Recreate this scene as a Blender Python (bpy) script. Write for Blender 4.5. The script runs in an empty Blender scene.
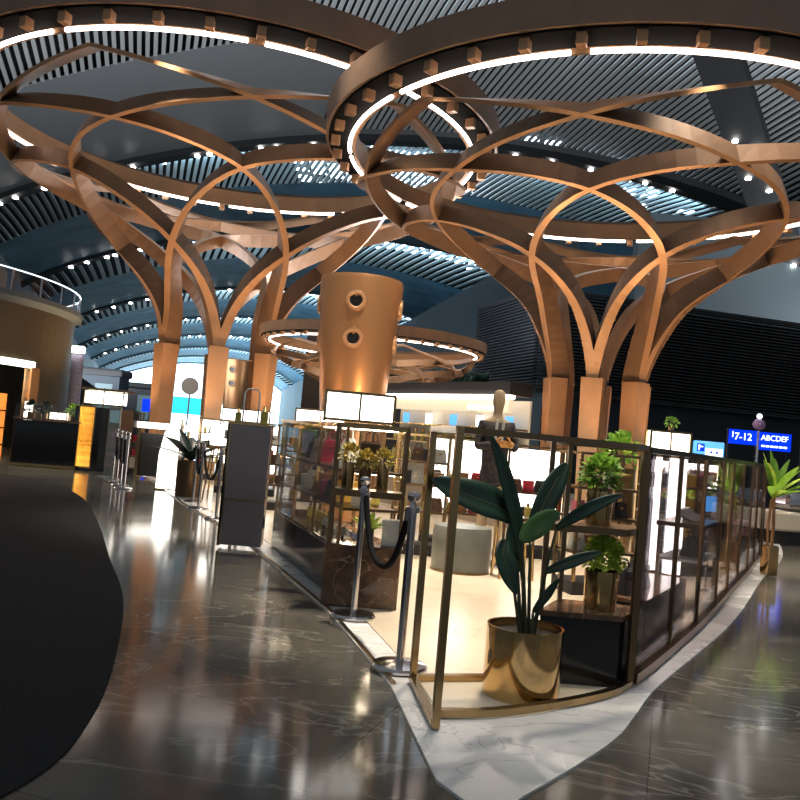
import bpy, bmesh, math, random
from mathutils import Vector, Matrix, Euler
SC = bpy.context.scene
COL = SC.collection
PI = math.pi

# ------------------------------------------------------------ camera
FPX, CAMH, PITCH, ROLL = 830.0, 1.33, math.radians(2.55), math.radians(5.0)
cam_d = bpy.data.cameras.new('camera'); cam = bpy.data.objects.new('camera', cam_d); COL.objects.link(cam)
cam_d.sensor_fit = 'HORIZONTAL'; cam_d.sensor_width = 36.0; cam_d.lens = 36.0 * FPX / 800.0
cam_d.clip_end = 900; cam_d.clip_start = 0.05
cam.matrix_world = Matrix.Translation((0, 0, CAMH)) @ Matrix.Rotation(PI / 2 + PITCH, 4, 'X') @ Matrix.Rotation(ROLL, 4, 'Z')
SC.camera = cam

# ------------------------------------------------------------ world and exposure
w = bpy.data.worlds.new('hall_air'); SC.world = w; w.use_nodes = True
bg = w.node_tree.nodes['Background']; bg.inputs[0].default_value = (0.52, 0.60, 0.66, 1); bg.inputs[1].default_value = 0.22
SC.view_settings.view_transform = 'Standard'; SC.view_settings.look = 'None'
SC.view_settings.exposure = 0.58; SC.view_settings.gamma = 1.0; SC.view_settings.use_curve_mapping = False
SC.cycles.use_denoising = True
SC.cycles.max_bounces = 8; SC.cycles.transparent_max_bounces = 24; SC.cycles.caustics_reflective = False; SC.cycles.caustics_refractive = False
SC.cycles.sample_clamp_indirect = 6.0

def area(name, loc, aim, size, watts, col, size_y=None):
    l = bpy.data.lights.new(name, 'AREA'); l.energy = watts; l.color = col; l.size = size
    if size_y: l.shape = 'RECTANGLE'; l.size_y = size_y
    o = bpy.data.objects.new(name, l); COL.objects.link(o); o.location = loc
    o.rotation_euler = (Vector(aim) - Vector(loc)).to_track_quat('-Z', 'Y').to_euler(); return o
def spot(name, loc, aim, watts, col, ang=70, blend=.6, r=.08):
    l = bpy.data.lights.new(name, 'SPOT'); l.energy = watts; l.color = col; l.spot_size = math.radians(ang); l.spot_blend = blend; l.shadow_soft_size = r
    o = bpy.data.objects.new(name, l); COL.objects.link(o); o.location = loc
    o.rotation_euler = (Vector(aim) - Vector(loc)).to_track_quat('-Z', 'Y').to_euler(); return o
def bulb(name, loc, watts, col, r=.15):
    l = bpy.data.lights.new(name, 'POINT'); l.energy = watts; l.color = col; l.shadow_soft_size = r
    o = bpy.data.objects.new(name, l); COL.objects.link(o); o.location = loc; return o

WARM = (1.0, .70, .42); HOT = (1.0, .86, .68); BLUE = (.40, .76, 1.0)
# daylight entering at each step of the vault, washing the panels behind it
for _y, _e in ((55.5, 1800), (83, 3200), (119, 13000), (153, 21000), (187, 27000), (221, 30000), (255, 30000)):
    area('skylight_daylight', (18 - .3 * _y - 4, _y, 18.6), (18 - .3 * _y - 4, _y + 22, 21.0), 44, _e, BLUE, 1.5)
# downlights of the shop ceiling rings and uplights at the tree feet (only ring fittings are built below)
RT = (3.30, 14.0); LT = (-5.28, 23.3)
for (cx, cy), s in ((RT, 1.0), (LT, 1.5)):
    for k in range(6):
        a = k * PI / 3 + .4
        spot('tree_uplight', (cx + 1.75 * s * math.cos(a), cy + 1.75 * s * math.sin(a), .9), (cx + 1.9 * s * math.cos(a + .5), cy + 1.9 * s * math.sin(a + .5), 6 * s), 165 * s * s, (1.0, .62, .33), 115, .8, .12)
    for k in range(8):
        a = k * PI / 4
        spot('ring_downlight', (cx + 4.72 * s * math.cos(a), cy + 4.72 * s * math.sin(a), 5.93 * s), (cx + 3.3 * s * math.cos(a), cy + 3.3 * s * math.sin(a), 0), 420 * s * s, HOT, 80, .7, .15)
spot('ceiling_downlight', (1.2, 7.4, 9.0), (.9, 7.0, 0), 3600, HOT, 36, .7, .3)
spot('ceiling_downlight', (4.5, 11.0, 9.0), (3.6, 9.6, 0), 2000, HOT, 40, .7, .3)
spot('ceiling_downlight', (-1.4, 11.5, 9.0), (-1.2, 11.0, 0), 2200, HOT, 44, .7, .3)
spot('added_drum_fill', (.05, 10.4, 1.5), (-.72, 12.4, 3.2), 85, (1, .62, .33), 70, .8)  # added spots that brighten the vent drum, no fitting stands here
spot('added_drum_fill', (-1.9, 11.2, 1.5), (-.75, 12.4, 3.2), 45, (1, .62, .33), 70, .8)
spot('added_case_fill', (1.0, 5.0, 4.2), (1.15, 5.0, .4), 190, HOT, 50, .7, .1)  # added light above the case to brighten its plants
spot('added_bush_backlight', (1.9, 9.5, 5.95), (1.2, 5.0, .7), 650, HOT, 22, .8, .1)  # added beam from the ring, backlighting the bushes in the case
spot('ceiling_downlight', (.6, 1.9, 9.0), (1.0, 4.6, .5), 480, (.95, .95, .95), 24, .7, .3)

# added upward fill that brightens the ceiling slats, no lamps stand there
area('added_ceiling_fill', (23, 37.5, 7.9), (16, 39, 25), 10, 1100, (.92, .95, 1), 5)
area('added_ceiling_fill', (-15, 30, 6.0), (-4, 42, 25), 12, 2000, (.85, .92, 1), 12)
area('added_ceiling_fill', (1, 27.5, 4.2), (-1, 30, 25), 5, 900, (.92, .95, 1), 1.5)

# ------------------------------------------------------------ materials
def mat(name, col, rough=.5, metal=0.0, emit=None, es=0.0, spec=.5, alpha=1, noise=0, nscale=8, bump=0, coat=0, trans=0):
    m = bpy.data.materials.new(name); m.use_nodes = True; nt = m.node_tree; b = nt.nodes['Principled BSDF']
    b.inputs['Base Color'].default_value = (*col, 1); b.inputs['Roughness'].default_value = rough; b.inputs['Metallic'].default_value = metal
    b.inputs['Specular IOR Level'].default_value = spec
    if coat: b.inputs['Coat Weight'].default_value = coat; b.inputs['Coat Roughness'].default_value = .05
    if trans: b.inputs['Transmission Weight'].default_value = trans
    if emit: b.inputs['Emission Color'].default_value = (*emit, 1); b.inputs['Emission Strength'].default_value = es
    if noise or bump:
        tc = nt.nodes.new('ShaderNodeTexCoord'); n = nt.nodes.new('ShaderNodeTexNoise'); n.inputs['Scale'].default_value = nscale; n.inputs['Detail'].default_value = 5
        nt.links.new(tc.outputs['Object'], n.inputs['Vector'])
        if noise:
            r = nt.nodes.new('ShaderNodeValToRGB'); r.color_ramp.elements[0].position = .3; r.color_ramp.elements[1].position = .7
            r.color_ramp.elements[0].color = (*[c * (1 - noise) for c in col], 1); r.color_ramp.elements[1].color = (*[min(1, c * (1 + noise)) for c in col], 1)
            nt.links.new(n.outputs['Fac'], r.inputs['Fac']); nt.links.new(r.outputs['Color'], b.inputs['Base Color'])
        if bump:
            bp = nt.nodes.new('ShaderNodeBump'); bp.inputs['Strength'].default_value = bump; bp.inputs['Distance'].default_value = .01
            nt.links.new(n.outputs['Fac'], bp.inputs['Height']); nt.links.new(bp.outputs['Normal'], b.inputs['Normal'])
    return m
def leafy_glow(m, col, f=.4):      # thin leaves let light through
    nt = m.node_tree; b = nt.nodes['Principled BSDF']; t = nt.nodes.new('ShaderNodeBsdfTranslucent'); t.inputs[0].default_value = (*col, 1)
    x = nt.nodes.new('ShaderNodeMixShader'); x.inputs[0].default_value = f; o = nt.nodes['Material Output']
    nt.links.new(b.outputs[0], x.inputs[1]); nt.links.new(t.outputs[0], x.inputs[2]); nt.links.new(x.outputs[0], o.inputs[0])
def glow(name, col, s):
    return mat(name, tuple(.5 * c for c in col), .5, emit=col, es=s, spec=.2)
def marble(name, c0, c1, cv, rough, scale=.9, tile=1.2, grout=.25, veins=.5):
    m = bpy.data.materials.new(name); m.use_nodes = True; nt = m.node_tree; b = nt.nodes['Principled BSDF']; L = nt.links.new
    tc = nt.nodes.new('ShaderNodeTexCoord')
    n = nt.nodes.new('ShaderNodeTexNoise'); n.inputs['Scale'].default_value = scale; n.inputs['Detail'].default_value = 9; n.inputs['Roughness'].default_value = .62; n.inputs['Distortion'].default_value = .6
    L(tc.outputs['Object'], n.inputs['Vector'])
    r = nt.nodes.new('ShaderNodeValToRGB'); r.color_ramp.elements[0].position = .34; r.color_ramp.elements[1].position = .68
    r.color_ramp.elements[0].color = (*c0, 1); r.color_ramp.elements[1].color = (*c1, 1); L(n.outputs['Fac'], r.inputs['Fac'])
    # thin veins: noise close to its middle value
    mp = nt.nodes.new('ShaderNodeMapping'); mp.inputs['Rotation'].default_value = (0, 0, .5); mp.inputs['Scale'].default_value = (1, 2.6, 1); L(tc.outputs['Object'], mp.inputs['Vector'])
    n2 = nt.nodes.new('ShaderNodeTexNoise'); n2.inputs['Scale'].default_value = scale * 1.1; n2.inputs['Detail'].default_value = 6; n2.inputs['Distortion'].default_value = 1.2; L(mp.outputs['Vector'], n2.inputs['Vector'])
    r2 = nt.nodes.new('ShaderNodeValToRGB'); e = r2.color_ramp.elements; e[0].position = .485; e[0].color = (0, 0, 0, 1); e[1].position = .515; e[1].color = (0, 0, 0, 1)
    x = e.new(.5); x.color = (veins, veins, veins, 1); L(n2.outputs['Fac'], r2.inputs['Fac'])
    mx = nt.nodes.new('ShaderNodeMixRGB'); mx.inputs[2].default_value = (*cv, 1); L(r2.outputs['Color'], mx.inputs[0]); L(r.outputs['Color'], mx.inputs[1])
    out = mx.outputs['Color']
    if tile:
        bk = nt.nodes.new('ShaderNodeTexBrick'); bk.offset = 0; bk.inputs['Scale'].default_value = 1; bk.inputs['Mortar Size'].default_value = .004
        bk.inputs['Brick Width'].default_value = tile; bk.inputs['Row Height'].default_value = tile
        bk.inputs['Color1'].default_value = (1, 1, 1, 1); bk.inputs['Color2'].default_value = (.86, .86, .86, 1); bk.inputs['Mortar'].default_value = (grout, grout, grout, 1)
        mp2 = nt.nodes.new('ShaderNodeMapping'); mp2.inputs['Rotation'].default_value = (0, 0, .32); L(tc.outputs['Object'], mp2.inputs['Vector']); L(mp2.outputs['Vector'], bk.inputs['Vector'])
        mu = nt.nodes.new('ShaderNodeMixRGB'); mu.blend_type = 'MULTIPLY'; mu.inputs[0].default_value = 1; L(out, mu.inputs[1]); L(bk.outputs['Color'], mu.inputs[2]); out = mu.outputs['Color']
    L(out, b.inputs['Base Color']); b.inputs['Roughness'].default_value = rough
    rr = nt.nodes.new('ShaderNodeMapRange'); rr.inputs['To Min'].default_value = rough * .6; rr.inputs['To Max'].default_value = rough * 1.5; L(n.outputs['Fac'], rr.inputs['Value']); L(rr.outputs['Result'], b.inputs['Roughness'])
    return m
def glass_mat(name, tint, gloss=.12):
    m = bpy.data.materials.new(name); m.use_nodes = True; nt = m.node_tree; nt.nodes.clear()
    o = nt.nodes.new('ShaderNodeOutputMaterial'); t = nt.nodes.new('ShaderNodeBsdfTransparent'); t.inputs[0].default_value = (*tint, 1)
    g = nt.nodes.new('ShaderNodeBsdfGlossy'); g.inputs['Roughness'].default_value = .02; g.inputs[0].default_value = (.9, .92, .95, 1)
    f = nt.nodes.new('ShaderNodeFresnel'); f.inputs[0].default_value = 1.35
    mx = nt.nodes.new('ShaderNodeMath'); mx.operation = 'MULTIPLY_ADD'; mx.inputs[1].default_value = .45; mx.inputs[2].default_value = gloss; mx.use_clamp = True
    s = nt.nodes.new('ShaderNodeMixShader'); L = nt.links.new
    L(f.outputs[0], mx.inputs[0]); L(mx.outputs[0], s.inputs[0]); L(t.outputs[0], s.inputs[1]); L(g.outputs[0], s.inputs[2]); L(s.outputs[0], o.inputs[0])
    return m
M = dict(
    floor=marble('grey_marble', (.062, .061, .056), (.165, .152, .125), (.34, .32, .27), .10, .8, 1.2, .55, .55),
    island=marble('cream_marble', (.66, .56, .42), (.78, .69, .55), (.52, .43, .33), .22, .7, 1.2, .8, .25),
    border=marble('white_marble', (.62, .62, .62), (.78, .78, .77), (.28, .28, .29), .25, 1.2, 0, 1, .55),
    carpet=mat('charcoal_carpet', (.026, .027, .029), .95, spec=.1, noise=.35, nscale=180, bump=.3),
    slat=mat('ceiling_slat_aluminium', (.42, .43, .43), .45, .3),
    panel=mat('ceiling_panel_blue_grey', (.10, .19, .26), .6, .0, noise=.35, nscale=.35),
    panel0=mat('ceiling_panel_grey', (.16, .165, .17), .5),
    ringsoffit=mat('ring_soffit_black', (.006, .006, .006), .95, spec=.05),
    soffit=mat('ceiling_soffit_dark', (.014, .016, .019), .7),
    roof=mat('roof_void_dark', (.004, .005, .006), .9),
    sky=glow('skylight_glass', (.72, .86, 1.0), 5.5),
    endglass=glow('daylight_glazing', (.72, .92, 1.0), 2.6),
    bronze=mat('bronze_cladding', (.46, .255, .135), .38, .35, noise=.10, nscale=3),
    bronze_shaded=mat('bronze_web_shaded', (.25, .145, .085), .42, .35, noise=.10, nscale=3),  # same cladding darkened: shade on the arm sides put into the colour
    bronze_dark=mat('bronze_fascia', (.27, .17, .115), .5, .25, noise=.12, nscale=3),
    copper=mat('copper_cladding', (.52, .26, .115), .33, .7),
    shelf_led=glow('shelf_led', (1.0, .82, .58), 22.0),
    black=mat('black_lacquer', (.010, .010, .011), .12),
    blackm=mat('matt_black', (.012, .012, .013), .6),
    strip=glow('led_strip', (1.0, .84, .74), 7.0),
    spotw=glow('spotlight_lens', (1.0, .95, .90), 14.0),
    gold=mat('polished_gold', (.58, .38, .17), .12, 1.0),
    brass=mat('aged_brass', (.40, .27, .13), .22, 1.0),
    bronze_metal=mat('dark_bronze_metal', (.20, .13, .075), .28, .9),
    chrome=mat('brushed_steel', (.55, .53, .55), .16, 1.0),
    rope=mat('black_velvet', (.008, .008, .010), .9, spec=.1),
    emp=marble('brown_marble', (.05, .028, .018), (.22, .12, .07), (.45, .30, .20), .08, 3.5, 0, 1, .6),
    darkwall=mat('louvre_black', (.014, .017, .022), .5),
    navy=mat('navy_panel', (.016, .026, .036), .6),
    greywall=mat('blue_grey_wall', (.075, .10, .115), .7),
    olive=mat('olive_bronze_cladding', (.115, .095, .060), .45, .3, noise=.12, nscale=.8),
    white=mat('white_paint', (.78, .76, .72), .5),
    cream=mat('cream_lacquer', (.74, .66, .52), .4),
    boxw=glow('lightbox_white', (1.0, .95, .86), 3.2),
    boxo=glow('lightbox_amber', (1.0, .46, .06), 1.6),
    blue=glow('blue_sign_face', (.0, .03, .95), 1.0),
    blue2=glow('pale_blue_sign_face', (.10, .38, .85), 1.0),
    letters=glow('white_lettering', (.85, .95, 1.0), 1.6),
    cyan=glow('cyan_screen', (.02, .55, .80), 1.4),
    screen=mat('grey_screen', (.06, .09, .10), .15, emit=(.2, .32, .35), es=.25),
    glass=glass_mat('clear_glass', (.97, .98, .98), .015),
    glassd=glass_mat('smoked_glass', (.88, .84, .88), .03),
    grey=mat('grey_velvet', (.13, .14, .13), .38, noise=.15, nscale=5),
    leafd=mat('leaf_deep_green', (.007, .032, .018), .36, noise=.4, nscale=6),
    leafp=mat('leaf_pale_green', (.16, .30, .13), .45, noise=.25, nscale=9),
    leafm=mat('leaf_mid_green', (.15, .31, .04), .45, noise=.5, nscale=14),
    leafl=mat('leaf_lime', (.50, .66, .10), .45, noise=.4, nscale=14),
    leafy=mat('leaf_gold', (.62, .50, .12), .4, .1, noise=.4, nscale=14),
    soil=mat('dark_soil', (.02, .014, .010), .95, bump=.6, nscale=40),
    stem=mat('plant_stem', (.055, .06, .025), .6),
    red=mat('red_leather', (.55, .03, .05), .4), pink=mat('pink_leather', (.62, .16, .24), .4),
    ivory=mat('ivory_leather', (.80, .76, .66), .45), tan=mat('tan_leather', (.42, .21, .08), .45), brown=mat('brown_leather', (.14, .07, .035), .45),
    yellow=mat('mustard_leather', (.72, .42, .06), .45), blackl=mat('black_leather', (.02, .018, .018), .4), taupe=mat('taupe_fabric', (.30, .23, .17), .8),
    skin=mat('mannequin_linen', (.58, .42, .26), .75), orangew=mat('orange_wood', (.75, .36, .10), .45),
    jacket=mat('dark_plaid_jacket', (.035, .028, .030), .85, noise=.6, nscale=25), purple=mat('mauve_shade', (.32, .20, .42), .4),
    panelg=mat('mauve_grey_panel', (.30, .25, .26), .2, .4), orange=mat('orange_shelf', (.75, .24, .04), .5, emit=(1, .3, .05), es=.6),
)

for k_, c_, in (('leafl', (.62, .80, .12)), ('leafm', (.28, .50, .06)), ('leafp', (.2, .4, .15))): leafy_glow(M[k_], c_)
# ------------------------------------------------------------ helpers
def rotz(p, a): return (p[0] * math.cos(a) - p[1] * math.sin(a), p[0] * math.sin(a) + p[1] * math.cos(a))
class MB:
    def __init__(s): s.bm = bmesh.new()
    def box(s, c, d, rz=0, bev=0, rx=0):
        mt = Matrix.Translation(c) @ Matrix.Rotation(rz, 4, 'Z') @ Matrix.Rotation(rx, 4, 'X') @ Matrix.Diagonal((d[0], d[1], d[2], 1))
        r = bmesh.ops.create_cube(s.bm, size=1, matrix=mt)
        if bev:
            es = list({e for v in r['verts'] for e in v.link_edges})
            bmesh.ops.bevel(s.bm, geom=es, offset=bev, segments=2, affect='EDGES', profile=.5)
        return s
    def lathe(s, prof, c=(0, 0, 0), n=24, cap=True, mtx=None):
        rings = []
        for r, z in prof:
            ring = []
            for k in range(n):
                a = 2 * PI * k / n; v = Vector((r * math.cos(a), r * math.sin(a), z))
                v = (mtx @ v) if mtx else v + Vector(c)
                ring.append(s.bm.verts.new(v))
            rings.append(ring)
        for a, b in zip(rings, rings[1:]):
            for k in range(n): s.bm.faces.new((a[k], a[(k + 1) % n], b[(k + 1) % n], b[k]))
        if cap: s.bm.faces.new(rings[0][::-1]); s.bm.faces.new(rings[-1])
        return s
    def tube(s, pts, r, n=8, closed=False):
        pts = [Vector(p) for p in pts]; N = len(pts); rr = r if isinstance(r, (list, tuple)) else [r] * N; rings = []; up0 = None
        for i, p in enumerate(pts):
            a = pts[(i - 1) % N] if (closed or i > 0) else p; b = pts[(i + 1) % N] if (closed or i < N - 1) else p
            t = (b - a).normalized()
            if up0 is None: up0 = Vector((0, 0, 1)) if abs(t.z) < .9 else Vector((1, 0, 0))
            sd = t.cross(up0).normalized(); up = sd.cross(t).normalized(); up0 = up
            rings.append([s.bm.verts.new(p + sd * rr[i] * math.cos(2 * PI * k / n) + up * rr[i] * math.sin(2 * PI * k / n)) for k in range(n)])
        for i in range(N if closed else N - 1):
            a, b = rings[i], rings[(i + 1) % N]
            for k in range(n): s.bm.faces.new((a[k], a[(k + 1) % n], b[(k + 1) % n], b[k]))
        if not closed: s.bm.faces.new(rings[0][::-1]); s.bm.faces.new(rings[-1])
        return s
    def prism(s, poly, z0, z1):
        a = [s.bm.verts.new((x, y, z0)) for x, y in poly]; b = [s.bm.verts.new((x, y, z1)) for x, y in poly]; n = len(poly)
        s.bm.faces.new(a[::-1]); s.bm.faces.new(b)
        for k in range(n): s.bm.faces.new((a[k], a[(k + 1) % n], b[(k + 1) % n], b[k]))
        return s
    def rail(s, pts, wdt, hgt, closed=False):   # rectangular bar along a plan polyline; hgt upwards from pts z
        pts = [Vector(p) for p in pts]; N = len(pts); rings = []
        for i, p in enumerate(pts):
            a = pts[(i - 1) % N] if (closed or i > 0) else p; b = pts[(i + 1) % N] if (closed or i < N - 1) else p
            t = (b - a); t.z = 0; t.normalize(); sd = Vector((t.y, -t.x, 0)) * wdt / 2; h = Vector((0, 0, hgt))
            rings.append([s.bm.verts.new(q) for q in (p - sd, p + sd, p + sd + h, p - sd + h)])
        for i in range(N if closed else N - 1):
            a, b = rings[i], rings[(i + 1) % N]
            for k in range(4): s.bm.faces.new((a[k], a[(k + 1) % 4], b[(k + 1) % 4], b[k]))
        if not closed: s.bm.faces.new(rings[0][::-1]); s.bm.faces.new(rings[-1])
        return s
    def quad(s, *p): s.bm.faces.new([s.bm.verts.new(q) for q in p]); return s
    def sphere(s, c, r, sub=2, sc=(1, 1, 1)):
        bmesh.ops.create_icosphere(s.bm, subdivisions=sub, radius=1, matrix=Matrix.Translation(c) @ Matrix.Diagonal((r * sc[0], r * sc[1], r * sc[2], 1))); return s
    def build(s, name, m, parent=None, smooth=False, loc=None, rz=0):
        bmesh.ops.recalc_face_normals(s.bm, faces=s.bm.faces)
        me = bpy.data.meshes.new(name); s.bm.to_mesh(me); s.bm.free()
        me.materials.append(M[m] if isinstance(m, str) else m)
        if smooth:
            for p in me.polygons: p.use_smooth = True
            try: me.set_sharp_from_angle(angle=math.radians(38))
            except Exception: pass
        o = bpy.data.objects.new(name, me); COL.objects.link(o); o.parent = parent
        if loc: o.location = loc
        if rz: o.rotation_euler = (0, 0, rz)
        return o
def tag(o, label, cat, group=None, kind=None):
    o['label'] = label; o['category'] = cat
    if group: o['group'] = group
    if kind: o['kind'] = kind
    return o
def struct(o, label=None):
    o['kind'] = 'structure'
    if label: o['label'] = label
    return o
def thing(name, label, cat, loc=(0, 0, 0), rz=0, group=None):
    o = bpy.data.objects.new(name, None); COL.objects.link(o); o.location = loc; o.rotation_euler = (0, 0, rz); o.empty_display_size = .1
    return tag(o, label, cat, group)
def copy_tree(o, parent=None, loc=None, rz=None, label=None, group=None):
    c = o.copy(); COL.objects.link(c)
    if parent: c.parent = parent
    if loc is not None: c.location = loc
    if rz is not None: c.rotation_euler = (0, 0, rz)
    if label: c['label'] = label
    if group: c['group'] = group
    for ch in list(o.children): copy_tree(ch, c)
    return c
def at(px, py, Y):   # the point at depth Y seen at pixel px, py
    x = (px - 400) / FPX; y = -(py - 400) / FPX; c, s = math.cos(ROLL), math.sin(ROLL)
    xr = x * c - y * s; yr = x * s + y * c
    d = Vector((xr, math.cos(PITCH) - yr * math.sin(PITCH), math.sin(PITCH) + yr * math.cos(PITCH)))
    return Vector((0, 0, CAMH)) + d * (Y / d.y)
def cat_rom(pts, n=8, closed=False):
    P = [Vector(p) for p in pts]; out = []; N = len(P)
    for i in range(N if closed else N - 1):
        g = (lambda k: P[k % N]) if closed else (lambda k: P[max(0, min(N - 1, k))])
        a, b, c, d = g(i - 1), g(i), g(i + 1), g(i + 2)
        for k in range(n):
            t = k / n
            out.append(.5 * ((2 * b) + (c - a) * t + (2 * a - 5 * b + 4 * c - d) * t * t + (3 * b - a - 3 * c + d) * t ** 3))
    if not closed: out.append(P[-1])
    return out
def rot_to(v): return Vector((0, 0, 1)).rotation_difference(Vector(v)).to_matrix().to_4x4()

# ------------------------------------------------------------ floor
struct(MB().prism([(-70, -8), (70, -8), (70, 330), (-70, 330)], -.3, 0).build('floor', 'floor'))
cp = cat_rom([(-1.75, 1.9, 0), (-1.22, 2.87, 0), (-1.22, 3.7, 0), (-1.52, 4.94, 0), (-1.92, 6.2, 0), (-2.5, 7.6, 0), (-3.35, 9.7, 0), (-4.5, 12.3, 0), (-5.55, 14.0, 0), (-6.9, 15.3, 0), (-8.3, 16.3, 0), (-9.7, 16.6, 0)], 8)
tag(MB().prism([(p.x, p.y) for p in cp] + [(-11.6, 14.6), (-11.6, -3), (-1.9, -3)], .0, .008).build('carpet', 'carpet'), 'dark charcoal carpet with one long curved edge laid on the grey marble', 'carpet')
# shop island: white border and cream paving
PAN = cat_rom([(1.44, 4.82, 0), (1.87, 5.55, 0), (2.61, 6.86, 0), (3.45, 8.45, 0), (4.50, 10.44, 0), (5.9, 13.2, 0), (7.2, 16.5, 0), (7.8, 20.5, 0)], 6)
RB = cat_rom([(.45, 3.0, 0), (.60, 3.22, 0), (.88, 3.58, 0), (1.16, 3.98, 0), (1.36, 4.36, 0), (1.68, 4.97, 0), (2.62, 6.5, 0), (3.35, 7.8, 0), (4.5, 10.0, 0), (6.2, 13.1, 0), (7.5, 16.5, 0), (8.1, 20.5, 0)], 6)
LB = [(-10.4, 26.5), (-7.6, 22.5), (-4.9, 17.0), (-3.25, 13.0), (-1.72, 9.75), (-.4, 6.2), (.08, 4.5), (.27, 3.3)]
LBi = [(-10.1, 26.5), (-7.3, 22.5), (-4.65, 17.0), (-3.0, 13.0), (-1.46, 9.75), (-.2, 6.3), (.22, 4.7)]
RBi = cat_rom([(.5, 4.05, 0), (.85, 4.22, 0), (1.4, 4.75, 0)], 4) + PAN
struct(MB().prism([(p.x, p.y) for p in RB] + [(8.1, 26.5)] + LB, .0, .012).build('trim_1', 'border'), 'white marble border')
struct(MB().prism([(p.x, p.y) for p in RBi] + [(7.8, 26.4)] + LBi + [(.33, 4.02)], .012, .020).build('trim_2', 'island'), 'cream shop paving')
struct(MB().rail([(x + .02, y, .012) for x, y in LB[2:7]], .025, .010).build('trim_3', 'brass'), 'metal edge strip')

# ------------------------------------------------------------ ceiling: stepped vault
random.seed(4)
EDGE = [14.0, 53.6, 81.0, 117.0, 151.0, 185.0, 219.0, 253.0, 287.0]
def xc(Y): return 18 - .30 * Y
def zv(x, Y):
    d = x - xc(Y); z = 20.9 - .0073 * d * d
    if d > 17: z -= .020 * (d - 17) ** 2
    if d < -26: z -= .012 * (d + 26) ** 2
    return z
def bump(t, k=0): return (2.2 if k == 0 else .5) * math.sin(PI * min(1, max(0, t)) ** .8)
slat = MB(); pan = MB(); pan0 = MB(); sof = MB(); roof = MB()
for k in range(len(EDGE) - 1):
    Y0, Y1 = EDGE[k], EDGE[k + 1]; near = k < 2
    step = .40 if k == 0 else (.5 if k == 1 else .9); wid = step * .52
    lo, hi = (-34, 30)
    ts = {0: .97, 1: .45}.get(k, .45)
    d = lo
    while d < hi:
        tt = ts if not (k == 0 and d < -9) else .70
        n = 7; prev = None
        for i in range(n + 1):
            t = .0 + tt * i / n; Y = Y0 + (Y1 - Y0) * t; x = xc(Y) + d; z = zv(x, Y) + bump(t, k)
            r = [slat.bm.verts.new(q) for q in ((x, Y, z), (x + wid, Y, z), (x + wid, Y, z + .10), (x, Y, z + .10))]
            if prev:
                for a in range(4): slat.bm.faces.new((prev[a], prev[(a + 1) % 4], r[(a + 1) % 4], r[a]))
            prev = r
        d += step
    # solid panels behind the slatted part
    nx = 26
    for (da, db, ta) in ([(lo, -9, .70), (-9, hi, .97)] if k == 0 else [(lo, hi, ts)]):
        grid = []
        for i in range(7):
            t = ta + (1.0 - ta) * i / 6; Y = Y0 + (Y1 - Y0) * t
            tgt = pan0 if k == 0 else pan; grid.append([tgt.bm.verts.new((xc(Y) + da + (db - da) * j / nx, Y, zv(xc(Y) + da + (db - da) * j / nx, Y) + bump(t, k) + .02)) for j in range(nx + 1)])
        for a, b in zip(grid, grid[1:]):
            for j in range(nx): tgt.bm.faces.new((a[j], a[j + 1], b[j + 1], b[j]))
    # dark rib at the step
    prev = None
    for j in range(49):
        dd = lo + (hi - lo) * j / 48; x = xc(Y1) + dd; z = zv(x, Y1)
        r = [sof.bm.verts.new(q) for q in ((x, Y1 - .5, z - .35), (x, Y1 + .5, z - .35), (x, Y1 + .5, z + .45), (x, Y1 - .5, z + .45))]
        if prev:
            for a in range(4): sof.bm.faces.new((prev[a], prev[(a + 1) % 4], r[(a + 1) % 4], r[a]))
        prev = r
    # roof above
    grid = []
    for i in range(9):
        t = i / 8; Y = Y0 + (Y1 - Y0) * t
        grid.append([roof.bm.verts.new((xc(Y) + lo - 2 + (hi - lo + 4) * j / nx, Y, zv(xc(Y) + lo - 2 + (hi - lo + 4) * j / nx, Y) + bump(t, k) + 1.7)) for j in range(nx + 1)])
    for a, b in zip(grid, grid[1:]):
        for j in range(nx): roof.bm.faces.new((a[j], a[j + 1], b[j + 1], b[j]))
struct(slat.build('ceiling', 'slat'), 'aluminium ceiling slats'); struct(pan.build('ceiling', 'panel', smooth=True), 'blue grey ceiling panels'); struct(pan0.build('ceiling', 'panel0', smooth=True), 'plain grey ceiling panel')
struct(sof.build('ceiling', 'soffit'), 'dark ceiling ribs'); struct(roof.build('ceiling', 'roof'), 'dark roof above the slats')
# diagonal beam on the far right of the hall
b0, b1 = Vector((8.2, 28.7, 20.2)), Vector((23.0, 48, 10.4))
bm_ = MB(); prev = None
for i in range(11):
    p = b0.lerp(b1, i / 10); s_ = Vector((.75, -.45, 0))
    r = [bm_.bm.verts.new(p + s_ * a + Vector((0, 0, b))) for a, b in ((-1, 0), (1, 0), (1, .6), (-1, .6))]
    if prev:
        for a in range(4): bm_.bm.faces.new((prev[a], prev[(a + 1) % 4], r[(a + 1) % 4], r[a]))
    prev = r
struct(bm_.build('ceiling', 'soffit'), 'diagonal ceiling beam')
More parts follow.
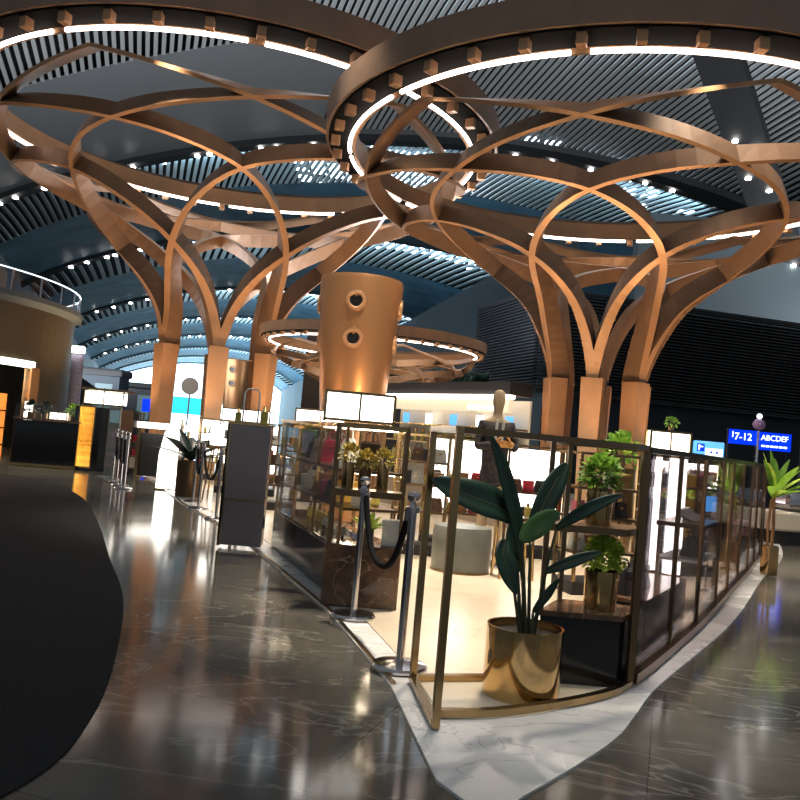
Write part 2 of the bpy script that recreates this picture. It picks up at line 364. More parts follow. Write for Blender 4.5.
# skylights: broken fields of panes seen through the slats
def skylight(n, Yc, xo, sx, sy, dens):
    m = MB(); cx = xc(Yc) + xo; nx, ny = int(sx / 1.3), int(sy / 1.0)
    for i in range(nx):
        for j in range(ny):
            u, v = (i + .5) / nx * 2 - 1, (j + .5) / ny * 2 - 1
            if random.random() > dens * (1.25 - .8 * (u * u + v * v)): continue
            x = cx + u * sx / 2; y = Yc + v * sy / 2
            k = max(q for q in range(len(EDGE)) if EDGE[q] <= y); t = (y - EDGE[k]) / (EDGE[k + 1] - EDGE[k])
            z = zv(x, y) + bump(t, k) + 1.45; a = .56
            m.quad((x - a, y - .4, z), (x + a, y - .4, z), (x + a, y + .4, z), (x - a, y + .4, z))
    struct(m.build('window_%d' % n, 'sky'))
for n, a in enumerate([(36, -5, 24, 8, 1.0), (39, 6, 14, 8, .7), (66, -1, 15, 11, 1.0), (58, 9, 9, 6, .6), (60, 17, 7, 6, .5), (58, -20, 12, 7, .4), (42, 4, 8, 3, .5), (89, 0, 24, 10, .9), (90, -14, 10, 7, .5), (89, 14, 10, 8, .5), (126, 0, 44, 14, 1.2), (160, 0, 46, 15, 1.2), (194, 0, 46, 15, 1.2), (228, 0, 46, 15, 1.2), (262, 0, 46, 15, 1.2)]):
    skylight(n + 1, *a)
# glazed far end
struct(MB().prism([(-150, 292), (-30, 292), (-30, 292.5), (-150, 292.5)], 0, 27).build('window_20', 'endglass'), 'bright glazed end wall')

# ceiling spotlights along the ribs
sp_m = MB().lathe([(.02, .02), (.17, .0), (.17, .10), (.06, .16)], n=12).build('ceiling_spotlight', 'spotw')
def spots(lst, label, group, first=[True]):
    for p, s in lst:
        o = sp_m if first[0] else sp_m.copy()
        if not first[0]: COL.objects.link(o)
        first[0] = False
        o.location = p; o.scale = (s, s, s); tag(o, label, 'spotlight', group)
def rib_spots(Y, dxs, s, dz=-.52): return [(Vector((xc(Y) + d, Y - .1, zv(xc(Y) + d, Y) + dz)), s) for d in dxs]
spots(rib_spots(EDGE[1], (-29, -28, -26.2, -25.4, -22.5, -20.6, -16.5, -15.7, -12.4, -11.4, -9, 2.5, 4.2, 6.6, 9.2, 10.5, 12.8, 14.6), 1.0), 'round white spotlight under the wide ceiling rib seen through the two ring canopies', 'spotlights on the rib above the canopies')
spots(rib_spots(EDGE[2], (-27, -25.5, -23.6, -22.8, -20.4, -19.5, -16.6, -15.9, -13, 14.6, 16.4, 18, 19.6, 21), 1.3), 'round white spotlight under the ceiling rib behind both trees', 'spotlights on the rib behind the trees')
for k_, lb in ((3, 'small round spotlight under the third ceiling rib down the hall'), (4, 'tiny round spotlight under the fourth ceiling rib down the hall'), (5, 'tiny round spotlight under the fifth ceiling rib down the hall')):
    spots(rib_spots(EDGE[k_], [-29 + 2.3 * q for q in range(14)], 1.3), lb, lb.replace('small round spotlight', 'spotlights').replace('tiny round spotlight', 'spotlights'))
spots([(b0.lerp(b1, f) + Vector((.3 * g, -.2 * g, -.12)), .8) for f, g in ((.42, -1), (.45, 1), (.52, -1), (.56, 1), (.63, -1), (.67, 1), (.75, -1), (.80, 1), (.90, 1))], 'bright round spotlight in the dark diagonal ceiling beam', 'spotlights in the diagonal beam')

# ------------------------------------------------------------ tree columns with ring canopies
# canopy arm: angle, radius, height of the centre line, band depth (normal) and thickness
ANG = (0, 3, 9, 18, 30, 45, 60, 75, 90, 105, 120, 135, 150)
DT = [(.32,.17),(.31,.16),(.30,.15),(.30,.13),(.29,.11),(.28,.09),(.28,.075),(.28,.07),(.28,.065),(.28,.06),(.28,.06),(.28,.055),(.28,.055)]
ARM_A = list(zip(ANG, (.74, .80, .98, 1.30, 1.88, 2.46, 2.98, 3.38, 3.68, 3.96, 4.18, 4.31, 4.40), (2.45, 2.8, 3.3, 3.86, 4.36, 4.72, 4.97, 5.11, 5.22, 5.36, 5.50, 5.68, 5.92)))
ARM_B = list(zip(ANG, (1.02, 1.04, 1.12, 1.38, 1.84, 2.45, 3.0, 3.46, 3.8, 4.04, 4.22, 4.33, 4.40), (2.1, 2.4, 2.85, 3.35, 3.86, 4.42, 4.85, 5.05, 5.2, 5.33, 5.48, 5.66, 5.9)))
def arm_mesh(sgn, prof):
    P = cat_rom([(a, r, z) for a, r, z in prof], 4); Q = cat_rom([(d, t, 0) for d, t in DT], 4)
    pts = [Vector((p.y * math.cos(sgn * math.radians(p.x)), p.y * math.sin(sgn * math.radians(p.x)), p.z)) for p in P]
    m = MB(); prev = None
    for i, p in enumerate(pts):
        a = P[max(0, i - 1)]; b = P[min(len(P) - 1, i + 1)]; dr, dz = b.y - a.y, b.z - a.z; l = math.hypot(dr, dz)
        th = sgn * math.radians(P[i].x); rad = Vector((math.cos(th), math.sin(th), 0))
        nrm = (-rad * dz + Vector((0, 0, 1)) * dr) / l          # points up/inwards: normal of the flared surface
        tg = (pts[min(len(pts) - 1, i + 1)] - pts[max(0, i - 1)]).normalized()
        nrm = (nrm - tg * nrm.dot(tg)).normalized(); sd = tg.cross(nrm).normalized()
        d, t = Q[i].x, Q[i].y
        r = [m.bm.verts.new(p + sd * (t / 2) * u + nrm * d * v) for u, v in ((-1, -.35), (1, -.35), (1, .65), (-1, .65))]
        if prev:
            for q in range(4): m.bm.faces.new((prev[q], prev[(q + 1) % 4], r[(q + 1) % 4], r[q]))
        else: m.bm.faces.new(r[::-1])
        prev = r
    m.bm.faces.new(prev)
    return m
TREE0 = None
def tree_column(loc, s, rz, label, prof=ARM_A):
    global TREE0
    if TREE0 and prof is ARM_A:
        o = copy_tree(TREE0, None, loc, rz, label); o.scale = (s, s, s); return o
    t = thing('tree_column', label, 'column', loc, rz, 'bronze tree columns with ring canopies'); t.scale = (s, s, s)
    if prof is ARM_A: TREE0 = t
    r_, h_ = prof[0][1], prof[0][2]
    f = MB().lathe([(4.86, 6.22), (4.93, 6.22), (4.95, 6.62), (4.87, 6.62), (4.86, 6.22)], n=96, cap=False)
    n = 96; f.build('ring_fascia', 'bronze_dark', t, True)
    MB().lathe([(4.47, 6.17), (4.88, 6.19), (4.88, 6.23), (4.47, 6.21), (4.47, 6.17)], n=96, cap=False).build('ring_soffit', 'ringsoffit', t)
    MB().lathe([(4.42, 6.10), (4.47, 6.10), (4.47, 6.44), (4.42, 6.44), (4.42, 6.10)], n=96, cap=False).build('inner_ring', 'bronze', t, True)
    m = MB().tube([(4.52 * math.cos(math.radians(q)), 4.52 * math.sin(math.radians(q)), 6.09) for q in range(1, 35, 3)], .032, 6)
    s0 = m.build('light_strip', 'strip', t)
    for k in range(1, 10):
        c = s0.copy(); COL.objects.link(c); c.rotation_euler = (0, 0, k * PI / 5)
    b0_ = MB().box((4.76, 0, 6.125), (.15, .12, .17), 0, .01).build('bracket', 'bronze', t)
    for k in range(1, 44):
        c = b0_.copy(); COL.objects.link(c); c.rotation_euler = (0, 0, 2 * PI * k / 44)
    for sg in (1, -1):
        a0 = arm_mesh(sg, prof).build('canopy_arm', 'bronze', t); a0.data.materials.append(M['bronze_shaded'])
        for f_ in a0.data.polygons: f_.material_index = 1 if (f_.index > 0 and (f_.index - 1) % 4 in (1, 3)) else 0  # arm sides take the copy with shade in its colour
        for k in range(6):
            c = a0 if k == 0 else a0.copy()
            if k: COL.objects.link(c)
            c.rotation_euler = (0, 0, k * PI / 3)
    sh = MB(); pr = None
    for z, wd, r0, r1 in ((0, .24, r_ - .14, r_ + .10), (h_, .34, r_ - .14, r_ + .16), (h_ + .07, .34, r_ - .14, r_ + .16)):
        r = [sh.bm.verts.new(q) for q in ((r0, -wd / 2, z), (r1, -wd / 2, z), (r1, wd / 2, z), (r0, wd / 2, z))]
        if pr:
            for q in range(4): sh.bm.faces.new((pr[q], pr[(q + 1) % 4], r[(q + 1) % 4], r[q]))
        else: sh.bm.faces.new(r[::-1])
        pr = r
    sh.bm.faces.new(pr)
    l0 = sh.build('leg_shoe', 'bronze', t)
    for k in range(1, 6):
        c = l0.copy(); COL.objects.link(c); c.rotation_euler = (0, 0, k * PI / 3)
    return t
def face_rot(x, y, off=0): return math.atan2(-y, -x) + off
tree_column((RT[0], RT[1], .02), 1.0, face_rot(*RT, -.10), 'large bronze tree column with ring canopy rising behind the glass case with big-leaved plant')
tree_column((LT[0], LT[1], .02), 1.5, face_rot(*LT, .04), 'large bronze tree column with ring canopy standing before the bright end of the hall', ARM_B)
tree_column((-.75, 19.9, .02), .55, .3, 'low distant bronze tree column whose ring shows either side of the vent drum')

# ------------------------------------------------------------ buildings of the hall
def block(name, poly, z0, z1, m, label=None): return struct(MB().prism(poly, z0, z1).build(name, m), label)
LC, LR, LL = (4.84, 30.0), (24.0, 35.2), (3.13, 35.9)
block('wall_back', [(LC[0] + .35, LC[1] + .4), (LR[0], LR[1] + .4), (LR[0], 42.5), (LL[0] + .3, 42.5)], 0, 7.0, 'navy', 'dark navy lower wall')
m = MB()
for k in range(30):
    z = 3.50 + k * .122
    for a, b in ((LC, LR), (LL, LC)): m.rail([(a[0], a[1], z), (b[0], b[1], z)], .30, .055)
m.rail([(*LL, 7.12), (*LC, 7.12), (*LR, 7.12)], .34, .10); m.rail([(*LL, 3.40), (*LC, 3.40), (*LR, 3.40)], .34, .08)
struct(m.build('wall_back', 'darkwall'), 'black louvred wall')
block('wall_back', [(12.0, 44), (48, 44), (48, 45), (12.0, 45)], 0, 14.5, 'greywall', 'tall blue grey wall')
block('wall_right', [(12.75, 26), (14.6, 26), (14.6, 26.6), (12.9, 26.6)], 0, 8.6, 'greywall', 'grey pillar')
block('wall_right', [(8.5, 46), (9.3, 46), (-40, 285), (-41, 285)], 0, 13.5, 'navy', 'dark side wall down the hall')
block('wall_left', [(-32, 58), (-31, 58), (-100, 285), (-101, 285)], 0, 13.8, 'navy', 'dark side wall down the hall')
# rounded shop drum
DC, DR = Vector((-15.75, 21.6, 0)), 6.6
def ang(px):
    d = at(px, 400, 10) - Vector((0, 0, CAMH)); d.z = 0; d.normalize(); b = -DC.dot(d); c = DC.dot(DC) - DR * DR
    t = -b - math.sqrt(max(0, b * b - c)); p = d * t - DC; return math.atan2(p.y, p.x)
A1 = ang(27); A0 = A1 - 2.6 / DR
def cyl_wall(mb, r, a0, a1, z0, z1, n):
    for k in range(n):
        p, q = [a0 + (a1 - a0) * (k + u) / n for u in (0, 1)]
        c0, c1 = [(DC.x + r * math.cos(v), DC.y + r * math.sin(v)) for v in (p, q)]; i0, i1 = [(DC.x + (r - .15) * math.cos(v), DC.y + (r - .15) * math.sin(v)) for v in (p, q)]
        mb.prism([c0, c1, i1, i0], z0, z1)
m = MB(); cyl_wall(m, DR, A1, A1 + 3.4, 0, 3.72, 60); cyl_wall(m, DR, A0, A1, 2.3, 3.72, 10); cyl_wall(m, DR, A0 - 1.2, A0, 0, 3.72, 16)
struct(m.build('wall_left', 'olive'), 'olive bronze drum wall')
struct(MB().lathe([(DR - 2, 3.71), (DR - .02, 3.71), (DR + .20, 3.86), (DR + .20, 3.99), (DR - 2, 3.99)], DC, 72, False).build('trim_4', 'greywall', smooth=True), 'balcony slab of the drum')
bal = thing('balcony_railing', 'curved glass balcony railing with a lit handrail on top of the olive drum', 'railing', (DC.x, DC.y, 3.99))
MB().lathe([(DR + .10, 0), (DR + .10, .50)], n=72, cap=False).build('glass_pane', 'glassd', bal)
MB().lathe([(DR + .09, .50), (DR + .12, .50), (DR + .12, .525), (DR + .09, .525), (DR + .09, .50)], n=72, cap=False).build('handrail', 'letters', bal)
ps = MB().box((DR + .10, 0, .25), (.04, .04, .50)).build('post', 'chrome', bal)
for k in range(1, 40):
    c = ps.copy(); COL.objects.link(c); c.rotation_euler = (0, 0, 2 * PI * k / 40)
struct(MB().lathe([(DR - 1.9, 4.0), (DR - 1.9, 5.0)], DC, 60, False).build('wall_left', 'taupe'), 'set back upper wall of the drum')
# inside of the drum shop
m = MB(); cyl_wall(m, DR - 1.6, A0 - .3, A1 + .25, 0, 2.5, 12); struct(m.build('wall_left', 'blackm'), 'dark back wall of the drum shop')
m = MB(); cyl_wall(m, DR + .04, A0 - .02, A1 + .02, 2.24, 2.40, 10); struct(m.build('trim_5', 'boxw'), 'lit lintel over the drum shop entrance')
m = MB(); cyl_wall(m, DR + .05, A1, A1 + .055, 0, 2.26, 2); struct(m.build('trim_6', 'tan'), 'copper jamb of the drum shop entrance')
def dpos(a, r, z=0): return (DC.x + r * math.cos(a), DC.y + r * math.sin(a), z)
for k, (f, hh, lb) in enumerate(((.80, 1.55, 'tall orange lit shelf unit just inside the drum shop entrance'), (.45, 1.0, 'low orange display plinth in the drum shop entrance'))):
    a = A0 + (A1 - A0) * f; t = thing('shelf_unit', lb, 'shelf', dpos(a, DR - .55), a + PI / 2)
    MB().box((0, 0, hh / 2), (.55, .3, hh), 0, .01).build('body', 'orange', t)
    for q in range(3): MB().box((0, -.16, .3 + q * (hh - .3) / 3), (.57, .08, .04)).build('shelf', 'gold', t)
for k in range(4):
    a = A0 + (A1 - A0) * (.38 + .07 * k)
    tag(MB().box((0, 0, .1), (.18, .14, .2), 0, .02).build('gift_box', 'red', None, loc=dpos(a, DR - .55, 1.0), rz=a), 'small red box lined up on the low orange plinth in the drum shop', 'box', 'red boxes in the drum shop')
bulb('shop_lamp', dpos(A0 + (A1 - A0) * .6, DR - .9, 2.0), 110, (1, .62, .32), .1)
# dark pavilions behind
block('wall_back', [(-3.2, 27), (-1.6, 27), (-1.6, 29), (-3.2, 29)], 0, 4.5, 'blackm', 'dark block behind the vent drum')
block('wall_back', [(-1.6, 26.5), (2.6, 25.0), (3.2, 27.5), (-1.6, 29)], 0, 3.0, 'darkwall', 'dark low pavilion with planted roof')
def leaf(mb, p, d, up, L, W, fold=.12, n=4):
    d = Vector(d).normalized(); sd = d.cross(Vector(up))
    if sd.length < .01: sd = d.cross(Vector((1, .1, 0)))
    sd.normalize(); nr = sd.cross(d).normalized(); prev = None
    for i in range(n + 1):
        t = i / n; wv = W / 2 * math.sin(PI * min(.97, t * .93 + .05)) ** .8; c = Vector(p) + d * L * t - Vector((0, 0, 1)) * L * .18 * t * t
        r = [mb.bm.verts.new(c - sd * wv + nr * fold * wv), mb.bm.verts.new(c), mb.bm.verts.new(c + sd * wv + nr * fold * wv)]
        if prev: mb.bm.faces.new((prev[0], prev[1], r[1], r[0])); mb.bm.faces.new((prev[1], prev[2], r[2], r[1]))
        prev = r
def bushy(rx, rz_, n, L, W, seed, zc=0):
    random.seed(seed); mb = MB()
    for _ in range(n):
        a = random.uniform(0, 2 * PI); e = random.uniform(-.5, 1.5); r = random.uniform(.45, 1.0)
        v = Vector((math.cos(a) * math.cos(e), math.sin(a) * math.cos(e), math.sin(e)))
        p = Vector((v.x * rx * r, v.y * rx * r, zc + v.z * rz_ * r))
        leaf(mb, p, v + Vector((random.uniform(-.6, .6), random.uniform(-.6, .6), random.uniform(-.3, .5))), (random.uniform(-.4, .4), random.uniform(-.4, .4), 1), L * random.uniform(.7, 1.2), W, .25, 3)
    return mb
random.seed(11)
m = MB()
for k in range(420):
    t = random.random(); p = Vector((-1.4 + 4.0 * t, 26.7 - 1.4 * t, 3.12 + random.uniform(0, .1)))
    leaf(m, p, (random.uniform(-.6, .6), random.uniform(-.6, .6), 1), (1, .2, 0), random.uniform(.25, .6), .16, .2, 3)
tag(m.build('roof_hedge', 'leafd'), 'dark leafy hedge growing along the edge of the low pavilion roof', 'hedge', kind='stuff')

# ------------------------------------------------------------ vent drums
def vent(loc, s, rz, label):
    t = thing('vent_drum', label, 'vent', loc, rz, 'copper vent drums'); t.scale = (s, s, s)
    MB().lathe([(.30, 0), (.36, .6), (.50, 1.9), (.635, 3.55), (.62, 3.62), (.57, 3.62), (.55, 3.5)], n=48).build('body', 'copper', t, True)
    for a in (0, PI * .52, -PI * .52, PI):
        for z in (3.22, 2.68):
            r = .50 + (z - 1.9) * .0818
            d = Vector((math.sin(a), -math.cos(a), 0)); mt = Matrix.Translation(d * (r - .03) + Vector((0, 0, z))) @ rot_to(d)
            o = MB().lathe([(.09, .0), (.09, .05), (.105, .065), (.145, .06), (.155, .03), (.155, -.04), (.09, -.04)], n=24, cap=False, mtx=mt).build('porthole_ring', 'gold' if s > 2 else 'bronze', t, True)
            MB().lathe([(.09, -.01), (.088, .0), (.088, .034)], n=20, mtx=mt).build('porthole_bore', 'black', o)
    return t
vent((-.72, 12.5, .02), 1.0, -.06, 'large copper vent drum with round portholes standing behind the shelf unit')
vent((-7.3, 37, .02), 1.13, -.2, 'small distant copper vent drum between the bronze tree legs')

# ------------------------------------------------------------ glass display case at the prow of the island
HC = 1.385
case = thing('display_case', 'brass framed open glass case at the pointed end of the shop island', 'display case', (.29, 4.0, .02))
cl = case.location
def L(p, z=0): return (p[0] - cl.x, p[1] - cl.y, z)
pA, pB, pC = (.20, 4.56), (.29, 3.86), (1.45, 4.83)
front = [Vector(L(p)) for p in cat_rom([(.29, 4.02, 0), (.55, 4.09, 0), (.80, 4.23, 0), (1.08, 4.43, 0), (1.30, 4.63, 0), (1.45, 4.83, 0)], 5)]
front = [Vector((p.x, p.y, 0)) for p in front]
for p, lb in ((pA, 'rear'), (pB, 'front'), (pC, 'end')):
    MB().box(L(p, HC / 2 - .002), (.036, .036, HC - .004), .2, .003).build('post', 'brass' if lb != 'end' else 'bronze_metal', case)
MB().rail(front, .045, .035).build('base_rail', 'brass', case)
MB().rail([L(pB), L(pA)], .04, .035).build('base_rail', 'brass', case)
MB().rail([L(pA), L((.95, 4.80))], .04, .035).build('base_rail', 'brass', case)
up = lambda q, z: [Vector((p.x, p.y, z)) for p in q]
MB().rail(up(front, HC - .03), .045, .032).build('top_rail', 'bronze_metal', case)
MB().rail([L(pB, HC - .03), L(pA, HC - .03)], .04, .03).build('top_rail', 'brass', case)
# long glass partition following the curved side
part = thing('glass_partition', 'long curved smoked glass partition with bronze uprights along the island edge', 'partition', (1.5, 4.9, .02))
pl = part.location
S = [Vector((p.x - pl.x, p.y - pl.y, 0)) for p in PAN][1:]
MB().rail(S, .07, .06).build('base_rail', 'bronze_metal', part)
MB().rail([p + Vector((0, 0, HC - .04)) for p in S], .05, .035).build('top_rail', 'bronze_metal', part)
acc = 0; last = 0; pr0 = None
for i in range(len(S)):
    if i: acc += (S[i] - S[i - 1]).length
    if i == 0 or acc - last > .85:
        MB().box(S[i] + Vector((0, 0, HC / 2)), (.015, .03, HC - .06), .5).build('upright', 'bronze_metal', part)
        if pr0 is not None: MB().rail([p + Vector((0, 0, .06)) for p in S[pr0:i + 1]], .012, HC - .10).build('glass_pane', 'glassd', part)
        pr0 = i; last = acc

# cabinet with marble top and shelf inside the case
cabp = [(.90, 4.76), (1.36, 4.77), (1.58, 5.12), (1.08, 5.14)]
cab = thing('display_cabinet', 'low black cabinet with brown marble top and raised shelf carrying two bushy plants', 'cabinet', (1.2, 4.95, .02))
K = lambda q, o=cab: [(x - o.location.x, y - o.location.y) for x, y in q]
MB().prism(K(cabp), 0, .375).build('body', 'black', cab)
MB().prism(K([(.885, 4.745), (1.37, 4.755), (1.60, 5.13), (1.08, 5.16)]), .375, .405).build('marble_top', 'emp', cab)
MB().prism(K(cabp), .855, .895).build('shelf', 'bronze_metal', cab)
for p in (cabp[0], cabp[2], cabp[3]): MB().box((*K([p])[0], .405 + (HC - .405) / 2), (.028, .028, HC - .405)).build('post', 'bronze_metal', cab)
MB().rail([(*K([p])[0], HC - .035) for p in (cabp[0], cabp[3], cabp[2])], .028, .03).build('top_rail', 'bronze_metal', cab)

def pot(t, r, h, m='gold', taper=.92):
    MB().lathe([(r * taper, 0), (r * taper * 1.02, .01), (r, h - .008), (r, h), (r * .94, h), (r * .93, h - .05)], n=40).build('pot', m, t, True)
    MB().lathe([(r * .2, h - .05), (r * .93, h - .045)], n=32, cap=True).build('soil', 'soil', t)
def bush(loc, r, h, fr, fz, n, LL_, WW, m, seed, label, potm='gold', cat='plant', group=None):
    t = thing('potted_bush', label, cat, loc, 0, group); pot(t, r, h, potm)
    bushy(fr, fz, n, LL_, WW, seed, h + fz * .62).build('foliage', m, t)
    s = MB()
    for k in range(5): s.tube([(r * .3 * math.cos(k * 1.3), r * .3 * math.sin(k * 1.3), h - .05), (fr * .5 * math.cos(k * 1.3), fr * .5 * math.sin(k * 1.3), h + fz * .7)], .004, 5)
    s.build('stem', 'stem', t); return t
bush((at(599, 610, 4.95).x, 4.95, .425), .10, .225, .115, .115, 620, .042, .030, 'leafl', 3, 'lime green bushy plant in a gold pot on the brown marble top')
bush((at(597, 530, 4.98).x, 4.98, .915), .08, .20, .115, .130, 620, .040, .028, 'leafm', 5, 'round mid green bushy plant in a gold pot on the raised shelf of the case')

# large-leaved plant in the gold pot
bp = thing('potted_plant', 'tall plant with big dark banana-like leaves in a wide gold pot inside the glass case', 'plant', (.775, 4.49, .02))
pot(bp, .205, .365, 'gold', .97)
def big_leaf(mat_, px, W, Y, stem0, n=10, fold=.30, curl=.0):
    P = cat_rom([at(x, y, yy) - bp.location for (x, y), yy in zip(px, Y)], 5); N = len(P) - 1
    lf = MB(); prev = None; side0 = None
    for i, p in enumerate(P):
        t = i / N; tg = (P[min(N, i + 1)] - P[max(0, i - 1)]).normalized()
        vd = Vector((.35, -1, .45)).normalized(); sd = tg.cross(vd).normalized(); nr = sd.cross(tg).normalized()
        wv = W / 2 * max(.02, math.sin(PI * min(1, t * .96 + .04)) ** .65) * (1 - .15 * t)
        r = [lf.bm.verts.new(p + sd * wv * u + nr * (abs(u) * fold * wv)) for u in (-1, -.5, 0, .5, 1)]
        if prev:
            for q in range(4): lf.bm.faces.new((prev[q], prev[q + 1], r[q + 1], r[q]))
        prev = r
    o = lf.build('leaf', mat_, bp, True); sm = o.modifiers.new('thick', 'SOLIDIFY'); sm.thickness = .003
    MB().tube(P[:int(N * .8)], [.0055 * (1 - .7 * i / N) for i in range(int(N * .8))], 6).build('midrib', 'leafp' if mat_ == 'leafp' else 'stem', o)
    if stem0:
        b = Vector((stem0[0], stem0[1], .32)); mid = b.lerp(P[0], .55) + Vector((0, 0, .02))
        MB().tube(cat_rom([b, mid, P[0]], 5), [.011 - .005 * k / 10 for k in range(11)], 7).build('stalk', 'stem', bp)
big_leaf('leafd', [(513, 520), (500, 508), (478, 499), (454, 490), (432, 479)], .20, (4.50, 4.47, 4.43, 4.39, 4.35), (-.02, 0))
big_leaf('leafd', [(520, 560), (516, 525), (508, 490), (499, 458), (489, 434)], .10, (4.50, 4.49, 4.47, 4.45, 4.42), (.01, .03))
big_leaf('leafd', [(530, 533), (540, 512), (550, 492), (559, 476), (567, 463)], .14, (4.50, 4.53, 4.57, 4.61, 4.65), (.02, .01))
big_leaf('leafp', [(522, 541), (530, 532), (540, 524), (550, 517), (560, 513)], .125, (4.45, 4.43, 4.41, 4.40, 4.39), (.0, -.02))
big_leaf('leafd', [(556, 529), (572, 518), (590, 508), (608, 500), (623, 495)], .075, (4.48, 4.48, 4.48, 4.48, 4.48), (.04, .0))
big_leaf('leafd', [(506, 540), (503, 553), (506, 567), (511, 581), (517, 594)], .125, (4.44, 4.40, 4.38, 4.37, 4.37), (-.03, -.02))
big_leaf('leafd', [(545, 572), (560, 566), (574, 561), (588, 556), (602, 552)], .068, (4.46, 4.46, 4.46, 4.46, 4.46), (.05, .01))
big_leaf('leafd', [(533, 612), (540, 603), (547, 594), (553, 586), (560, 578)], .055, (4.47, 4.46, 4.45, 4.44, 4.44), (.03, -.03))
big_leaf('leafd', [(522, 572), (517, 560), (513, 546), (511, 533), (512, 521)], .10, (4.54, 4.56, 4.58, 4.60, 4.61), (.0, .05))

# ------------------------------------------------------------ stanchions and ropes
def stanchion(loc, label, h=1.0, group=None):
    t = thing('rope_stanchion', label, 'stanchion', loc, 0, group)
    MB().lathe([(.158, 0), (.160, .012), (.150, .026), (.09, .038), (.03, .046)], n=40).build('base', 'chrome', t, True)
    MB().lathe([(.024, .04), (.024, h - .10)], n=20).build('pole', 'chrome', t, True)
    MB().lathe([(.024, h - .12), (.040, h - .115), (.040, h - .085), (.024, h - .08)], n=20).build('collar', 'chrome', t, True)
    MB().lathe([(.024, h - .08), (.018, h - .06), (.034, h - .045), (.040, h - .02), (.030, h), (.004, h + .006)], n=20).build('finial', 'chrome', t, True)
    return t
def rope(a, b, sag, r, label, group=None):
    a, b = Vector(a), Vector(b); pts = []
    for i in range(21):
        t = i / 20; p = a.lerp(b, t); p.z -= sag * (1 - abs(2 * t - 1) ** 2.6); pts.append(p)
    t_ = thing('barrier_rope', label, 'rope', a, 0, group)
    MB().tube([p - a for p in pts], r, 10).build('cord', 'rope', t_, True)
    for q in (pts[0], pts[-1]): MB().tube([q - a + Vector((0, 0, .02)), q - a - Vector((0, 0, .05))], r * 1.25, 10).build('end_cap', 'chrome', t_, True)
sA, sB = Vector((.13, 4.80, .02)), Vector((-.20, 6.02, .02))
stanchion(sA, 'steel rope stanchion standing beside the glass case corner')
stanchion(sB, 'steel rope stanchion at the front corner of the shelf unit')
dv = (sB - sA).normalized() * .075
rope(sA + dv + Vector((0, 0, .88)), sB - dv + Vector((0, 0, .88)), .40, .021, 'thick black velvet rope sagging between the two large steel stanchions')
FS = [(-2.36, 11.39), (-2.86, 12.46), (-3.16, 13.35)]
for p, lb in zip(FS, ('steel stanchion nearest the dark mauve cabinet, end of its roped row', 'steel stanchion in the middle of the roped row past the cabinet', 'steel stanchion at the far end of the roped row, beside the dark plant')): stanchion((*p, .0), lb, 1.0)
for a, b, lb in ((FS[0], FS[1], 'black rope looped between the end and middle stanchions past the cabinet'), (FS[1], FS[2], 'black rope looped between the middle stanchion and the one by the dark plant')):
    a, b = Vector((*a, .88)), Vector((*b, .88)); d = (b - a).normalized() * .075; rope(a + d, b - d, .38, .02, lb)
stanchion((-1.98, 10.55, 0), 'single steel stanchion half hidden behind the dark mauve cabinet')
QS = [(-4.72, 14.7), (-4.98, 15.3), (-5.25, 15.9), (-5.5, 16.4)]
for p in QS: stanchion((*p, 0), 'steel stanchion in the short queue row between the amber kiosk and the white totem', 1.0, 'queue stanchions by the kiosk')
for a, b in zip(QS, QS[1:]):
    a, b = Vector((*a, .88)), Vector((*b, .88)); d = (b - a).normalized() * .075; rope(a + d, b - d, .45, .02, 'black rope of the short queue row between the amber kiosk and the white totem', 'queue ropes by the kiosk')

# ------------------------------------------------------------ goods
def handbag(loc, rz, wd, h, d, m, label, group=None, flap=True, taper=.75, tilt=0):
    t = thing('handbag', label, 'handbag', loc, rz, group)
    b = MB(); pr = None
    for z, f in ((0, 1), (.06 * h, 1.03), (.6 * h, .5 + .5 * taper), (.97 * h, taper), (h, taper * .9)):
        e = 1 - .55 * z / h
        r = [b.bm.verts.new((x * wd / 2 * f, y * d / 2 * e, z)) for x, y in ((-1, -.8), (-.85, -1), (.85, -1), (1, -.8), (1, .8), (.85, 1), (-.85, 1), (-1, .8))]
        if pr:
            for q in range(8): b.bm.faces.new((pr[q], pr[(q + 1) % 8], r[(q + 1) % 8], r[q]))
        else: b.bm.faces.new(r[::-1])
        pr = r
    b.bm.faces.new(pr); b.build('body', m, t, True)
    if flap: MB().box((0, -d * .40, h * .78), (wd * taper * .92, .012, h * .34), 0, .004).build('flap', m, t); MB().box((0, -d * .40 - .01, h * .62), (.03, .008, .02)).build('clasp', 'gold', t)
    q = wd * taper * .3
    MB().tube([(-q, 0, h * .97), (-q * .9, 0, h * 1.25), (0, 0, h * 1.38), (q * .9, 0, h * 1.25), (q, 0, h * .97)], .007, 6).build('handle', m, t, True)
    return t
def bottle_proto():
    t = thing('perfume_bottle', 'small amber perfume bottle with gold cap', 'bottle')
    MB().box((0, 0, .05), (.06, .035, .10), 0, .008).build('body', 'leafy', t); MB().lathe([(.014, .10), (.014, .135), (.010, .14)], n=12).build('cap', 'gold', t)
    return t
BOT = [None]
def bottle(loc, label, group, rz=0, s=1):
    if BOT[0] is None:
        BOT[0] = bottle_proto(); o = BOT[0]; o.location = loc; o.rotation_euler = (0, 0, rz); o['label'] = label; o['group'] = group
    else: o = copy_tree(BOT[0], None, loc, rz, label, group)
    o.scale = (s, s, s); return o
def carton(loc, d, m, label, group=None, rz=0):
    t = thing('gift_box', label, 'box', loc, rz, group)
    MB().box((0, 0, d[2] * .38), (d[0], d[1], d[2] * .76), 0, .004).build('body', m, t); MB().box((0, 0, d[2] * .88), (d[0] * 1.04, d[1] * 1.04, d[2] * .24), 0, .004).build('lid', m, t)
    return t
